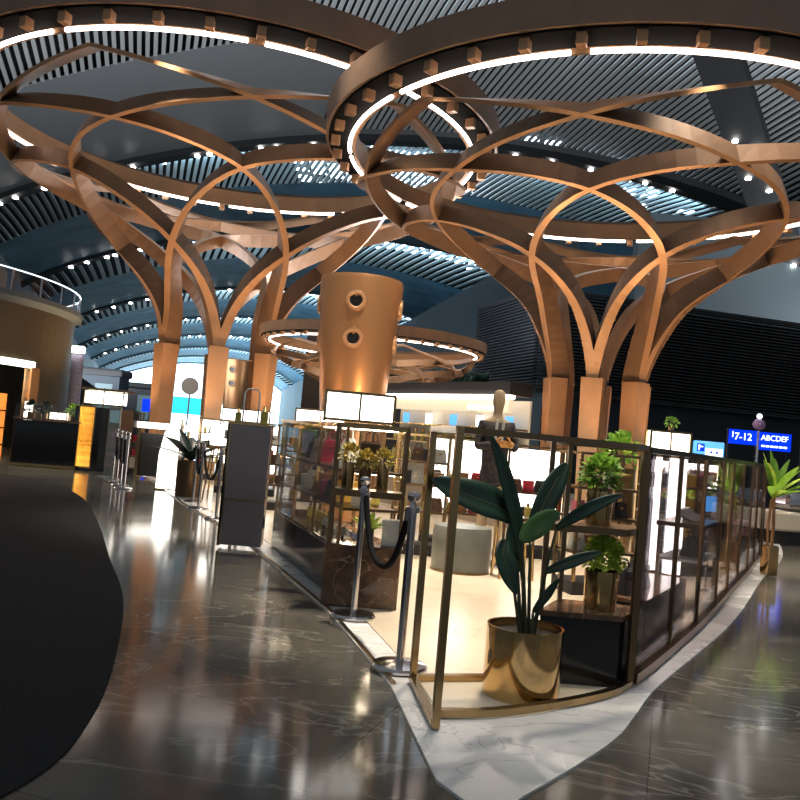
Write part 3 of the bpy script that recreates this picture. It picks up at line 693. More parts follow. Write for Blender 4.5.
def shoe(loc, rz, m, label, group=None):
    t = thing('shoe', label, 'shoe', loc, rz, group)
    b = MB(); pr = None
    for x, wy, z0, z1 in ((-.12, .02, .05, .10), (-.09, .03, .05, .12), (-.02, .028, .03, .07), (.06, .04, .006, .05), (.11, .03, .006, .035), (.13, .008, .008, .02)):
        r = [b.bm.verts.new(q) for q in ((x, -wy, z0), (x, wy, z0), (x, wy * .7, z1), (x, -wy * .7, z1))]
        if pr:
            for q in range(4): b.bm.faces.new((pr[q], pr[(q + 1) % 4], r[(q + 1) % 4], r[q]))
        else: b.bm.faces.new(r[::-1])
        pr = r
    b.bm.faces.new(pr); b.build('upper', m, t, True); MB().lathe([(.008, 0), (.014, .055)], (-.10, 0, 0), 10).build('heel', 'black', t); return t
def lightbox(loc, wd, h, d, rz, label, m='boxw', mid=True, feet=0):
    t = thing('lightbox_sign', label, 'light box', loc, rz)
    MB().box((0, 0, feet + h / 2), (wd, d, h)).build('lit_face', m, t)
    f = MB()
    for x in (-1, 1):
        for y in (-1, 1): f.box((x * (wd / 2 + .012), y * (d / 2 + .006), (feet + h) / 2), (.022, .022, feet + h))
    for z in (feet, feet + h):
        for y in (-1, 1): f.box((0, y * (d / 2 + .006), z), (wd + .04, .022, .022))
    f.build('frame', 'brass', t)
    if mid: MB().box((0, -d / 2 - .008, feet + h / 2), (.018, .016, h)).build('mullion', 'brass', t)
    return t
def gondola(loc, rz, wd, dp, h, label, zs=(.4, .75, 1.05), back=None, base='blackm', top=True, frame='brass'):
    t = thing('display_unit', label, 'display unit', loc, rz, None)
    MB().box((0, 0, .06), (wd, dp, .12)).build('plinth', base, t)
    for x in (-1, 1):
        for y in (-1, 1): MB().box((x * (wd / 2 - .015), y * (dp / 2 - .015), .12 + (h - .12) / 2), (.028, .028, h - .12)).build('post', frame, t)
    for z in zs: MB().box((0, 0, z - .012), (wd - .01, dp - .01, .024)).build('shelf', 'bronze_metal', t)
    if top: MB().rail([(-wd / 2, -dp / 2, h), (wd / 2, -dp / 2, h), (wd / 2, dp / 2, h), (-wd / 2, dp / 2, h)], .03, .025, True).build('top_frame', frame, t)
    if back: MB().box((0, dp / 2 - .035, (zs[0] + h) / 2), (wd - .08, .03, h - zs[0] - .05)).build('backlit_panel', back, t)
    return t
def on(t, x, y, z): return t.matrix_basis @ Vector((x, y, z))
bpy.context.view_layer.update()
def place(t, loc, rz): t.location = loc; t.rotation_euler = (0, 0, rz); t.matrix_basis; return t

# shelf unit along the open side of the shop
UR = .325
su = thing('shelf_unit', 'long dark shelf unit with glass sides and brass posts carrying handbags behind the steel stanchion', 'shelf unit', (-.40, 6.62, .02), UR)
UL, UW = 2.75, .52
MB().box((UW / 2, UL / 2, .19), (UW, UL, .38), 0, .005).build('base', 'black', su)
MB().box((UW / 2, UL / 2, .395), (UW + .02, UL + .02, .03), 0, .004).build('counter_top', 'emp', su)
for y in (.02, .93, 1.84, UL - .02):
    for x in (.015, UW - .015): MB().box((x, y, .41 + .48), (.024, .024, .96)).build('post', 'brass', su)
MB().box((UW / 2, UL / 2, .70), (UW - .05, UL - .03, .022)).build('shelf', 'bronze_metal', su)
MB().box((UW / 2, UL / 2, 1.00), (UW - .05, UL - .03, .022)).build('shelf', 'bronze_metal', su)
MB().rail([(0, 0, 1.36), (UW, 0, 1.36), (UW, UL, 1.36), (0, UL, 1.36)], .028, .03, True).build('top_frame', 'brass', su)
MB().box((.003, UL / 2, .885), (.006, UL - .06, .94)).build('glass_pane', 'glass', su)
m = MB().box((UW / 2, .15, .985), (UW - .08, .02, .008)).box((UW / 2, UL - .2, .985), (UW - .08, .02, .008)).box((UW - .06, UL / 2, .985), (.02, UL - .2, .008)); m.build('shelf_light', 'shelf_led', su)
m = MB().box((UW - .06, UL / 2, .685), (.02, UL - .2, .008)).box((UW - .06, UL / 2, 1.35), (.02, UL - .2, .008)); m.build('shelf_light', 'shelf_led', su)
bpy.context.view_layer.update()
def U(x, y, z): return Vector((su.location.x + x * math.cos(UR) - y * math.sin(UR), su.location.y + x * math.sin(UR) + y * math.cos(UR), su.location.z + z))
FR = UR + .15 - PI / 2 * .35
handbag(U(.24, 1.32, 1.011), FR, .24, .22, .12, 'red', 'red leather handbag on the upper shelf of the long shelf unit')
handbag(U(.20, .62, 1.011), FR, .27, .25, .14, 'ivory', 'ivory tapered handbag on the upper shelf of the long shelf unit', taper=.32, flap=False)
handbag(U(.24, 1.72, 1.011), FR, .24, .21, .13, 'taupe', 'taupe fabric handbag beside the red one on the upper shelf')
handbag(U(.28, .22, 1.011), FR, .22, .24, .12, 'brown', 'dark brown handbag at the front end of the upper shelf')
handbag(U(.26, 2.12, 1.011), FR, .20, .17, .10, 'blackl', 'black handbag near the mirror on the upper shelf')
t = thing('mirror', 'upright table mirror at the far end of the upper shelf of the long unit', 'mirror', U(.24, 2.45, 1.011), FR)
MB().box((0, 0, .16), (.17, .02, .28), 0, .008).build('frame', 'leafp', t); MB().box((0, -.012, .16), (.13, .006, .23)).build('mirror_glass', 'chrome', t); MB().box((0, .03, .01), (.14, .10, .02)).build('foot', 'brass', t)
handbag(U(.22, .62, .711), FR + .2, .25, .18, .10, 'yellow', 'mustard yellow handbag on the middle shelf of the long shelf unit')
handbag(U(.24, 1.10, .711), FR, .20, .15, .10, 'blackl', 'small black handbag on the middle shelf next to the mustard one')
handbag(U(.24, 1.52, .711), FR, .24, .19, .12, 'tan', 'tan leather handbag on the middle shelf of the long shelf unit')
handbag(U(.24, 1.98, .711), FR, .20, .18, .12, 'ivory', 'small ivory handbag on the middle shelf of the long shelf unit')
handbag(U(.24, 2.38, .711), FR, .20, .17, .10, 'brown', 'brown handbag at the far end of the middle shelf')
for k, y in enumerate((.30, .46, .78, .94)): shoe(U(.22, y, .41), FR + .5 - (k % 2) * .2, 'chrome' if k < 2 else 'ivory', ('silver heeled shoe on the stone counter of the long shelf unit' if k < 2 else 'ivory heeled shoe on the stone counter of the long shelf unit'), 'silver shoes' if k < 2 else 'ivory shoes')
for k in range(5): bottle(U(.25, 1.3 + .2 * k, .41), 'amber perfume bottle in the row on the stone counter of the long shelf unit', 'perfume bottles on the stone counter', FR)

for k in range(6): bottle(U(.40, .35 + .42 * k, .711), 'amber perfume bottle behind the bags on the middle shelf of the long unit', 'perfume bottles on the middle shelf', FR, 1.2)
for k, (y, mm, lb) in enumerate(((.22, 'ivory', 'ivory gift box at the front end of the middle shelf of the long unit'), (1.32, 'pink', 'pink gift box next to the tan bag on the middle shelf'), (2.2, 'white', 'white gift box near the far end of the middle shelf'))): carton(U(.22, y, .711), (.13, .10, .13), mm, lb, rz=FR)
# end cabinet of the shelf unit, brown marble block with a raised shelf
ec = thing('display_cabinet', 'brown marble block cabinet with raised dark shelf at the end of the long shelf unit', 'cabinet', (-.18, 6.46, .02), 0)
MB().box((.0, -.0, .22), (.58, .24, .44), 0, .006).build('body', 'emp', ec)
MB().box((0, 0, .452), (.60, .26, .024), 0, .004).build('top_slab', 'emp', ec)
MB().box((0, 0, .855), (.56, .24, .05)).build('shelf', 'bronze_metal', ec)
for x in (-.27, .27):
    for y in (-.105, .105): MB().box((x, y, .464 + .455), (.026, .026, .91)).build('post', 'bronze_metal', ec)
MB().rail([(-.27, -.105, 1.35), (.27, -.105, 1.35), (.27, .105, 1.35), (-.27, .105, 1.35)], .026, .03, True).build('top_frame', 'brass', ec)
def fern(loc, r, h, n, Lf, Wf, m, seed, label, potm='gold', name='potted_fern'):
    random.seed(seed); t = thing(name, label, 'plant', loc); pot(t, r, h, potm)
    lf = MB()
    for k in range(n):
        a = k * 2.4; e = random.uniform(.5, 1.4)
        leaf(lf, (.02 * math.cos(a), .02 * math.sin(a), h - .03), (math.cos(a) * math.cos(e), math.sin(a) * math.cos(e), math.sin(e)), (0, 0, 1), Lf * random.uniform(.75, 1.1), Wf, .3, 5)
    lf.build('leaf_crown', m, t, True); return t
fern((-.165, 6.44, .486), .055, .13, 26, .20, .05, 'leafl', 21, 'lime green fern in a small pot on the brown marble block cabinet', 'bronze_metal')
carton((.02, 6.46, .486), (.14, .12, .20), 'white', 'white gift box beside the lime green fern on the marble block')
for k, (x, hh, lb) in enumerate(((-.35, .20, 'tall golden vase with gold foliage at the stanchion end of the raised shelf'), (-.22, .16, 'middle golden vase with gold foliage on the raised shelf'), (-.08, .18, 'golden vase with gold foliage near the glass case on the raised shelf'))):
    bush((x, 6.46, .901), .05, hh, .075, .085, 260, .038, .02, 'leafy', 40 + k, lb, 'bronze_metal' if k % 2 else 'gold')
lightbox((-.33, 6.95, 1.412), .55, .23, .10, .10, 'white light box in gold frame on the long shelf unit, before the vent drum', feet=.02)

# dark cabinet closing the far end
dc = thing('cabinet', 'tall dark mauve grey cabinet with gold edge past the long shelf unit', 'cabinet', (-1.56, 8.95, .02), .05)
MB().box((0, 0, .66), (.44, .26, 1.28), 0, .004).build('body', 'panelg', dc)
MB().box((-.232, 0, .66), (.02, .26, 1.30)).build('side_panel', 'black', dc)
MB().box((0, -.133, .50), (.43, .01, .015)).build('trim_line', 'brass', dc); MB().box((-.212, -.134, .66), (.012, .012, 1.30)).build('gold_edge', 'gold', dc)
MB().box((0, 0, 1.305), (.48, .28, .02)).build('top', 'gold', dc)
t = thing('table_mirror', 'small gold framed arch stand on top of the dark mauve cabinet', 'display stand', (-1.62, 8.95, 1.335), .05)
MB().tube([(-.05, 0, .0), (-.05, 0, .33), (-.02, 0, .37), (.08, 0, .37), (.11, 0, .33), (.11, 0, 0)], .010, 8).build('arch', 'white', t, True); MB().box((.03, 0, .008), (.2, .08, .016)).build('foot', 'gold', t)
bottle((-1.44, 8.95, 1.335), 'amber perfume bottle on top of the dark mauve cabinet', 'bottles on the dark cabinet', .1, 1.4)
bottle((-1.72, 8.95, 1.335), 'amber perfume bottle on top of the dark mauve cabinet', 'bottles on the dark cabinet', .1, 1.1)

# pouf and side table
po = thing('pouf', 'round grey velvet pouf standing on the cream paving', 'pouf', (.76, 8.6, .02))
MB().lathe([(.285, 0), (.30, .02), (.305, .40), (.29, .455), (.0, .47)], n=48, cap=False).build('seat', 'grey', po, True); MB().lathe([(.288, .0), (.306, .0), (.306, .025), (.288, .025)], n=48, cap=False).build('base_band', 'bronze_metal', po)
st = thing('side_table', 'slim brass table with trestle legs next to the grey pouf', 'table', (1.27, 8.4, .02), .2)
MB().box((0, 0, .60), (.40, .30, .025), 0, .005).build('table_top', 'bronze_metal', st)
for x in (-.15, .15):
    for y in (-.1, .1): MB().tube([(x * 1.15, y * 1.2, 0), (x, y, .59)], .014, 8).build('leg', 'gold', st)
handbag((1.2, 8.4, .635), .2, .17, .14, .08, 'tan', 'small tan handbag on the slim brass table'); bottle((1.38, 8.42, .635), 'amber perfume bottle on the slim brass table', 'bottles on the brass table', .2)

# inner display units
def fill(t, zs, n, wd, kinds, grp, y=0, lab='unit'):
    i = 0
    for z in zs:
        for k in range(n):
            x = (-.5 + (k + .5) / n) * (wd - .12); kd = kinds[i % len(kinds)]; i += 1; p = on(t, x, y, z); r = t.rotation_euler[2]
            if kd == 'b': bottle(p, 'amber perfume bottle, ' + lab, 'perfume bottles of the ' + lab, r, 1.1)
            elif kd in M: 
                if random.random() < .55: handbag(p, r, .16, .15, .08, kd, '%s handbag on the %s' % ({'red': 'red', 'ivory': 'ivory', 'tan': 'tan', 'brown': 'dark brown', 'yellow': 'mustard', 'blackl': 'black', 'pink': 'pink', 'taupe': 'taupe', 'white': 'white'}[kd], lab), '%s bags of the %s' % (kd, lab))
                else: carton(p, (.13, .10, .14), kd, '%s gift box on the %s' % ({'red': 'red', 'ivory': 'ivory', 'tan': 'tan', 'brown': 'dark brown', 'yellow': 'mustard', 'blackl': 'black', 'pink': 'pink', 'taupe': 'taupe', 'white': 'white'}[kd], lab), '%s boxes of the %s' % (kd, lab), r)
random.seed(77)
def unit(loc, rz, wd, dp, h, lab, zs, n, kinds, back=None):
    t = gondola(loc, rz, wd, dp, h, 'brass framed ' + lab, zs, back); bpy.context.view_layer.update(); fill(t, zs, n, wd, kinds, lab, -.05 if back else 0, lab); return t
U1 = unit((-.95, 10.9, .02), .1, 1.0, .4, 1.34, 'display unit behind the long shelf unit', (.4, .72, 1.02), 5, ['b', 'tan', 'brown', 'b', 'ivory'])
lightbox((-1.02, 10.9, 1.385), .62, .20, .10, .1, 'white light box on the display unit behind the long shelf unit')
U2 = unit((.33, 9.6, .02), -.1, .62, .36, 1.34, 'display unit seen between the shelf unit and the glass case', (.5, .80, 1.06), 4, ['b', 'tan', 'b', 'brown', 'blackl', 'ivory'])
U3 = unit((.78, 10.4, .02), .0, .8, .36, 1.36, 'backlit display unit behind the grey pouf', (.45, .80), 4, ['taupe', 'b', 'tan', 'red'], 'boxw')
U4 = unit((1.72, 10.2, .02), .0, .72, .36, 1.32, 'backlit display unit before the tree legs', (.45, .78), 4, ['red', 'blackl', 'white', 'b', 'brown'], 'boxw')
U5 = unit((2.0, 8.0, .02), .3, .7, .4, 1.30, 'display unit just inside the curved glass partition', (.40, .72, 1.0), 4, ['ivory', 'tan', 'blackl', 'b', 'pink'])
U6 = unit((3.35, 9.8, .02), .35, .9, .4, 1.38, 'display unit carrying a light box and plants', (.40, .72, 1.02), 5, ['taupe', 'blackl', 'b', 'yellow', 'brown'])
lightbox((3.20, 9.8, 1.425), .48, .24, .10, .18, 'white light box with black fittings on the display unit inside the partition')
bush((3.22, 9.8, 1.69), .035, .05, .07, .06, 90, .04, .025, 'leafm', 61, 'tiny green plant standing on the light box inside the partition')
U7 = unit((4.3, 12.2, .02), .45, 1.1, .4, 1.30, 'display unit farther down the curved partition', (.40, .72, 1.0), 6, ['white', 'pink', 'ivory', 'b', 'yellow'])
U12 = unit((5.0, 14.0, .02), .1, 1.3, .4, 1.34, 'wide backlit unit at the far end of the island', (.4, .72, 1.04), 7, ['ivory', 'pink', 'b', 'white', 'yellow', 'tan'], 'boxw')
U13 = unit((6.1, 16.6, .02), .1, 1.0, .4, 1.34, 'backlit unit at the last glass panes', (.4, .72, 1.04), 5, ['red', 'white', 'b', 'tan'], 'boxw')
U8 = unit((-2.75, 15.6, .02), .1, 1.1, .4, 1.32, 'display unit beside the roped row', (.4, .72, 1.02), 6, ['white', 'b', 'tan', 'red'], 'boxw')
lightbox((-2.85, 15.6, 1.365), .85, .22, .12, .1, 'white light box on the display unit beside the roped row')
U9 = unit((-1.95, 13.2, .02), .1, .9, .4, 1.32, 'display unit beside the vent drum', (.4, .72, 1.02), 5, ['ivory', 'b', 'tan', 'brown'])
U10 = unit((at(128, 440, 18.4).x, 18.6, .0), .1, .42, .36, 1.34, 'narrow display unit next to the amber kiosk', (.4, .72, 1.04), 3, ['red', 'pink', 'red', 'white', 'red'])
U11 = unit((-3.9, 18.6, .02), .1, 1.0, .36, 1.34, 'display unit behind the white totem', (.4, .72, 1.04), 6, ['red', 'ivory', 'b', 'white', 'tan'], 'boxw')
def pillar(loc, wd, h, label):
    t = thing('lit_pillar', label, 'light pillar', loc, .3); MB().box((0, 0, .05), (wd * 1.15, wd * 1.15, .10)).build('base', 'brass', t)
    MB().box((0, 0, .10 + (h - .12) / 2), (wd, wd, h - .12)).build('lit_shaft', 'boxw', t); MB().box((0, 0, h - .01), (wd * 1.08, wd * 1.08, .02)).build('cap', 'brass', t); return t
pillar((3.07, 9.0, .02), .13, 1.36, 'glowing white square pillar inside the curved partition')
pillar((2.92, 9.2, .02), .05, 1.36, 'slim glowing pillar close beside the square one')
for (x, y, lb) in ((3.70, 9.35, 'thin golden pole right behind the glowing square pillar'), (4.28, 10.55, 'thin golden pole next to the display unit farther down the partition')):
    t = thing('display_pole', lb, 'pole', (x, y, .02)); MB().lathe([(.07, 0), (.07, .02), (.018, .03), (.018, 1.36)], n=16).build('shaft', 'gold', t, True); MB().sphere((0, 0, 1.375), .028).build('finial', 'gold', t)
# low counters behind the partition
for k, (i0, i1, lb) in enumerate(((5, 11, 'low black counter with stone top just behind the first glass panes'), (26, 31, 'low black counter with stone top behind the far glass panes'))):
    q = []
    for p in range(i0, i1 + 1):
        a, b = PAN[p], PAN[p + 1]; tg = (b - a).normalized(); nrm = Vector((-tg.y, tg.x, 0)); q.append((a + nrm * .09, a + nrm * .46))
    poly = [(v.x, v.y) for v, _ in q] + [(v.x, v.y) for _, v in reversed(q)]; c = Vector((sum(p[0] for p in poly) / len(poly), sum(p[1] for p in poly) / len(poly), .02))
    t = thing('low_counter', lb, 'counter', c); P_ = [(x - c.x, y - c.y) for x, y in poly]
    MB().prism(P_, 0, .36).build('body', 'black', t); MB().prism(P_, .36, .385).build('stone_top', 'emp', t)
    if k == 0:
        for j, (f, mm, lb2) in enumerate(((1, 'blackl', 'black handbag on the low counter behind the first panes, farther from the case'), (3, 'ivory', 'ivory handbag on the low counter behind the first panes'))): v = q[f][0].lerp(q[f][1], .5); handbag((v.x, v.y, .405), .9, .18, .17, .10, mm, lb2)
    if k == 1:
        for j in range(4): v = q[1 + j][0].lerp(q[1 + j][1], .5); carton((v.x, v.y, .405), (.16, .14, .12), ('white', 'pink', 'ivory', 'blackl')[j], ('white', 'pink', 'ivory', 'black')[j] + ' gift box on the low counter behind the middle glass panes', rz=.9)
# dark table with two black bags
dt = thing('display_table', 'dark bronze table with a lower shelf behind the glass partition', 'table', (2.80, 7.79, .02), 1.06)
MB().box((0, 0, .75), (.95, .42, .04), 0, .005).build('table_top', 'bronze_metal', dt); MB().box((0, 0, .44), (.90, .38, .025)).build('lower_shelf', 'white', dt)
for x in (-.44, .44):
    for y in (-.18, .18): MB().box((x, y, .365), (.03, .03, .73)).build('leg', 'bronze_metal', dt)
bpy.context.view_layer.update()
for x, lb in ((-.12, 'black handbag on the lower shelf of the dark bronze table, nearer the glass case'), (.14, 'black handbag on the lower shelf of the dark bronze table, nearer the palm')): handbag(on(dt, x, -.04, .4525), .35, .16, .17, .10, 'blackl', lb)
for k in range(3): shoe(on(dt, -.2 + .2 * k, 0, .77), .6, 'ivory', 'ivory heeled shoe on top of the dark bronze table', 'shoes on the dark bronze table')
t = thing('display_screen', 'small blue screen on a stand inside the curved partition', 'screen', (3.3, 8.62, .02), .2)
MB().box((0, 0, .90), (.12, .02, .16), 0, .004).build('screen', 'blue2', t); MB().lathe([(.08, 0), (.08, .015), (.012, .02), (.012, .83)], n=14).build('stand', 'chrome', t)
# shrub at the tree foot
bush((at(622, 440, 11.6).x, 11.6, .02), .22, 1.15, .26, .28, 190, .14, .08, 'leafm', 71, 'dark green shrub in a tall dark planter at the foot of the tree column', 'bronze_metal')
for k, (x, y, z, c) in enumerate(((3.9, 11.2, .02, 'leafl'), (4.55, 11.55, .02, 'leafm'))): bush((x, y, z), .14, .62, .24, .26, 150, .11, .06, c, 80 + k, ('lime green shrub in a tall pot inside the partition' if k == 0 else 'mid green shrub in a tall pot inside the partition near the palm'), 'bronze_metal')

# palm outside the partition
pm = thing('potted_palm', 'palm with fan of bright leaves in a slim gold pot standing on the white border', 'plant', (4.80, 10.5, .012))
pot(pm, .105, .36, 'gold', .95)
for k, (dx, dy) in enumerate(((-.03, 0), (.03, .02), (.0, -.03))): MB().tube(cat_rom([(dx, dy, .30), (dx * 1.4, dy * 1.4, .6), (dx * .6, dy * .6, .95 + .04 * k)], 4), .017, 8).build('trunk', 'tan', pm, True)
random.seed(9)
for k in range(17):
    a = k * 2.4; e = .35 + .95 * random.random(); lf = MB()
    if math.cos(a) * -.87 + math.sin(a) * .49 > .15: e = 1.28 + .2 * random.random()
    leaf(lf, (0, 0, .95), (math.cos(a) * math.cos(e), math.sin(a) * math.cos(e), math.sin(e)), (0, 0, 1), random.uniform(.50, .80), .12, .35, 6)
    lf.build('leaf', 'leafm' if k % 3 else 'leafl', pm, True)

# mannequin
mq = thing('mannequin', 'faceless tan mannequin in a dark plaid jacket with wooden hands folded in front', 'mannequin', (at(500, 390, 9.15).x, 9.15, .02), .1)
mq.scale = (1, 1, 1.035)
def skin_mesh(name, verts, edges, radii, m, parent):
    me = bpy.data.meshes.new(name); me.from_pydata(verts, edges, []); o = bpy.data.objects.new(name, me); COL.objects.link(o); o.parent = parent
    md = o.modifiers.new('skin', 'SKIN'); md.use_smooth_shade = True
    for i, r in enumerate(radii): sv = me.skin_vertices[0].data[i]; sv.radius = (r, r * .8) if not isinstance(r, tuple) else r; sv.use_root = (i == 0)
    sd = o.modifiers.new('sub', 'SUBSURF'); sd.levels = 2; sd.render_levels = 2
    me.materials.append(M[m]); return o
V = [(0, 0, .95), (0, 0, 1.12), (0, 0, 1.35), (0, .01, 1.52), (0, .0, 1.60), (0, -.01, 1.68), (0, -.01, 1.78), (0, -.005, 1.87),
     (.155, 0, 1.50), (.20, -.05, 1.24), (.11, -.22, 1.28), (-.155, 0, 1.50), (-.20, -.05, 1.24), (-.04, -.24, 1.27), (.09, 0, .88), (.10, -.01, .48), (.10, .01, .06), (-.09, 0, .88), (-.10, -.01, .48), (-.10, .01, .06), (.10, -.12, .03), (-.10, -.12, .03)]
E_ = [(0, 1), (1, 2), (2, 3), (3, 4), (4, 5), (5, 6), (6, 7), (3, 8), (8, 9), (9, 10), (3, 11), (11, 12), (12, 13), (0, 14), (14, 15), (15, 16), (0, 17), (17, 18), (18, 19), (16, 20), (19, 21)]
skin_mesh('body', V, E_, [.10, .085, .10, .055, .045, .065, .085, .055, .045, .038, .03, .045, .038, .03, .085, .06, .04, .085, .06, .04, .03, .03], 'skin', mq)
skin_mesh('jacket', [(0, 0, .80), (0, 0, 1.1), (0, .005, 1.34), (0, .01, 1.50), (.16, .0, 1.49), (.215, -.05, 1.24), (.13, -.19, 1.275), (-.16, .0, 1.49), (-.215, -.05, 1.24), (-.07, -.21, 1.265)], [(0, 1), (1, 2), (2, 3), (3, 4), (4, 5), (5, 6), (3, 7), (7, 8), (8, 9)], [.17, .15, .175, .125, .068, .056, .045, .068, .056, .045], 'jacket', mq)
MB().box((.035, -.15, 1.43), (.03, .012, .22), 0, .003, .15).box((-.035, -.15, 1.43), (.03, .012, .22), 0, .003, .15).build('collar', 'white', mq)
for sx, hx in ((1, .10), (-1, -.05)):
    hd = MB(); hd.sphere((hx, -.255, 1.285), .045, 2, (1.1, .55, .8))
    for f in range(4): hd.tube([(hx - sx * .02, -.265, 1.31 - .018 * f), (hx - sx * .075, -.285, 1.315 - .019 * f), (hx - sx * (.105 + .008 * (f in (1, 2))), -.27, 1.31 - .019 * f)], [.010, .009, .007], 6)
    hd.tube([(hx, -.27, 1.315), (hx - sx * .03, -.285, 1.35), (hx - sx * .055, -.28, 1.365)], [.011, .010, .007], 6); hd.build('hand', 'orangew', mq, True)
MB().lathe([(.22, 0), (.22, .02), (.20, .03)], n=32).build('stand', 'chrome', mq)

# rear shop pavilion with lit fascia
rp = thing('shop_pavilion', 'rear shop pavilion with long curved white fascia and shelves under a dark roof', 'shop', (0, 0, .02))
PA, PB = Vector((-.35, 16.6, 0)), Vector((1.75, 13.35, 0)); pd = (PB - PA).normalized(); pn = Vector((-pd.y, pd.x, 0)); pn = pn if pn.y > 0 else -pn
def strip(o0, o1, z0, z1): return MB().prism([((PA + pn * o0).x, (PA + pn * o0).y), ((PB + pn * o0).x, (PB + pn * o0).y), ((PB + pn * o1).x, (PB + pn * o1).y), ((PA + pn * o1).x, (PA + pn * o1).y)], z0, z1)
strip(0, .10, 1.86, 2.08).build('fascia', glow('fascia_cream', (1, .84, .60), .42), rp)
strip(-.04, .12, 2.08, 2.14).build('fascia_strip', 'strip', rp); strip(0, .5, 2.14, 2.36).build('roof', 'blackm', rp)
strip(.46, .50, 0, 2.08).build('back_wall', 'cream', rp); strip(.04, .46, 0, .55).build('cupboard', 'taupe', rp)
for z in (.9, 1.25, 1.58): strip(.16, .45, z, z + .025).build('shelf', 'brass', rp)
for k in range(6):
    p = PA.lerp(PB, .74 + .035 * k) - pn * .012; MB().box((p.x, p.y, 1.93), (.06, .02, .075), math.atan2(pd.y, pd.x), .006).build('raised_letter', 'boxw', rp)
rr_ = math.atan2(pd.y, pd.x)
for k in range(5):
    p = PA.lerp(PB, .12 + .2 * k) + pn * .30
    tag(MB().box((0, 0, .10), (.20, .02, .20), 0, .004).build('picture_card', 'letters' if k % 2 else 'blue2', None, loc=(p.x, p.y, 1.625), rz=rr_), ('white' if k % 2 else 'blue') + ' lit card on the top shelf of the rear shop pavilion', 'card', ('white' if k % 2 else 'blue') + ' cards of the rear pavilion')
for z, n in ((.925, 16), (1.275, 16)):
    for k in range(n):
        p = PA.lerp(PB, (k + .6) / (n + .4)) + pn * .30; bottle((p.x, p.y, z + .02), 'amber perfume bottle in the rows on the rear shop pavilion shelves', 'bottles of the rear pavilion', rr_, 1.7)

# ------------------------------------------------------------ signs
def text_obj(s, size, name, m, parent, loc, rot):
    c = bpy.data.curves.new(name, 'FONT'); c.body = s; c.size = size; c.extrude = .006; c.align_x = 'LEFT'
    o = bpy.data.objects.new(name, c); COL.objects.link(o); dg = bpy.context.evaluated_depsgraph_get(); me = bpy.data.meshes.new_from_object(o.evaluated_get(dg)); bpy.data.objects.remove(o)
    me.materials.clear(); me.materials.append(M[m]); n = bpy.data.objects.new(name, me); COL.objects.link(n); n.parent = parent; n.location = loc; n.rotation_euler = rot; return n
fp = at(729, 440, 20); fs = thing('flight_sign', 'blue lit departures sign reading ABCDEF beyond the palm', 'sign', (fp.x, 20, 0), .05)
zb = 2.0
MB().box((.36, 0, zb + .05), (.70, .10, .34)).build('sign_panel', 'blue', fs); MB().box((1.12, 0, zb - .0), (.78, .10, .42)).build('sign_panel', 'blue', fs)
for x in (.02, .73, 1.50): MB().box((x, .09, (zb + .25) / 2), (.05, .05, zb + .25)).build('post', 'darkwall', fs)
text_obj('7-12', .24, 'lettering', 'letters', fs, (.10, -.056, zb - .02), (PI / 2, 0, 0)); text_obj('ABCDEF', .185, 'lettering', 'letters', fs, (.76, -.056, zb + .02), (PI / 2, 0, 0))
m = MB()
for k in range(6): m.box((.82 + .11 * k, -.056, zb - .12), (.085, .008, .045), 0, .003)
m.build('small_print', 'letters', fs)
m = MB().box((.06, -.056, zb + .10), (.02, .008, .14)); m.build('arrow_mark', 'letters', fs)
bq = at(694, 447, 14); bs = thing('wayfinding_sign', 'pale blue lit sign with two round dots on a white field above the glass partition', 'sign', (bq.x, 14, 0), .05)
MB().box((.25, 0, 1.56), (.52, .08, .30), 0, .02).build('sign_panel', 'blue2', bs); MB().box((.33, -.042, 1.53), (.30, .008, .13), 0, .004).build('white_field', 'letters', bs); MB().box((.10, -.042, 1.60), (.13, .008, .13), 0, .004).build('white_field', 'blue', bs)
m = MB()
for x in (.28, .38): m.lathe([(.022, 0), (.022, .008)], n=16, mtx=Matrix.Translation((x, -.046, 1.53)) @ rot_to((0, -1, 0)))
m.build('dot', 'blue', bs); MB().box((.07, -.047, 1.60), (.02, .006, .09)).box((.11, -.047, 1.615), (.05, .006, .02)).build('symbol', 'letters', bs)
MB().box((.25, .0, .70), (.06, .05, 1.42)).build('post', 'darkwall', bs); MB().box((.25, 0, .01), (.40, .30, .02)).build('foot', 'darkwall', bs)
lp = at(758, 440, 18); t = thing('lamp_post', 'slender pole lamp with mauve shade in front of the blue departures sign', 'lamp', (lp.x, 18, 0))
MB().lathe([(.16, 0), (.16, .03), (.025, .05), (.025, 2.15)], n=16).build('pole', 'chrome', t, True); MB().sphere((0, 0, 2.28), .14, 2, (1, 1, .9)).build('lamp_shade', 'purple', t, True); MB().sphere((0, 0, 2.46), .06).build('bulb', 'letters', t)
# display at the far right edge
c_ = at(800, 500, 15); t = thing('display_counter', 'low cream counter with slanted glass hood at the right edge of the hall floor', 'counter', (c_.x + .3, 15.4, 0), .1)
MB().box((0, 0, .12), (1.6, .7, .24)).build('plinth', 'blackm', t); MB().box((0, 0, .42), (1.7, .8, .36), 0, .05).build('body', 'cream', t); MB().box((.1, 0, .78), (1.2, .6, .34), 0, .12).build('glass_hood', 'chrome', t)

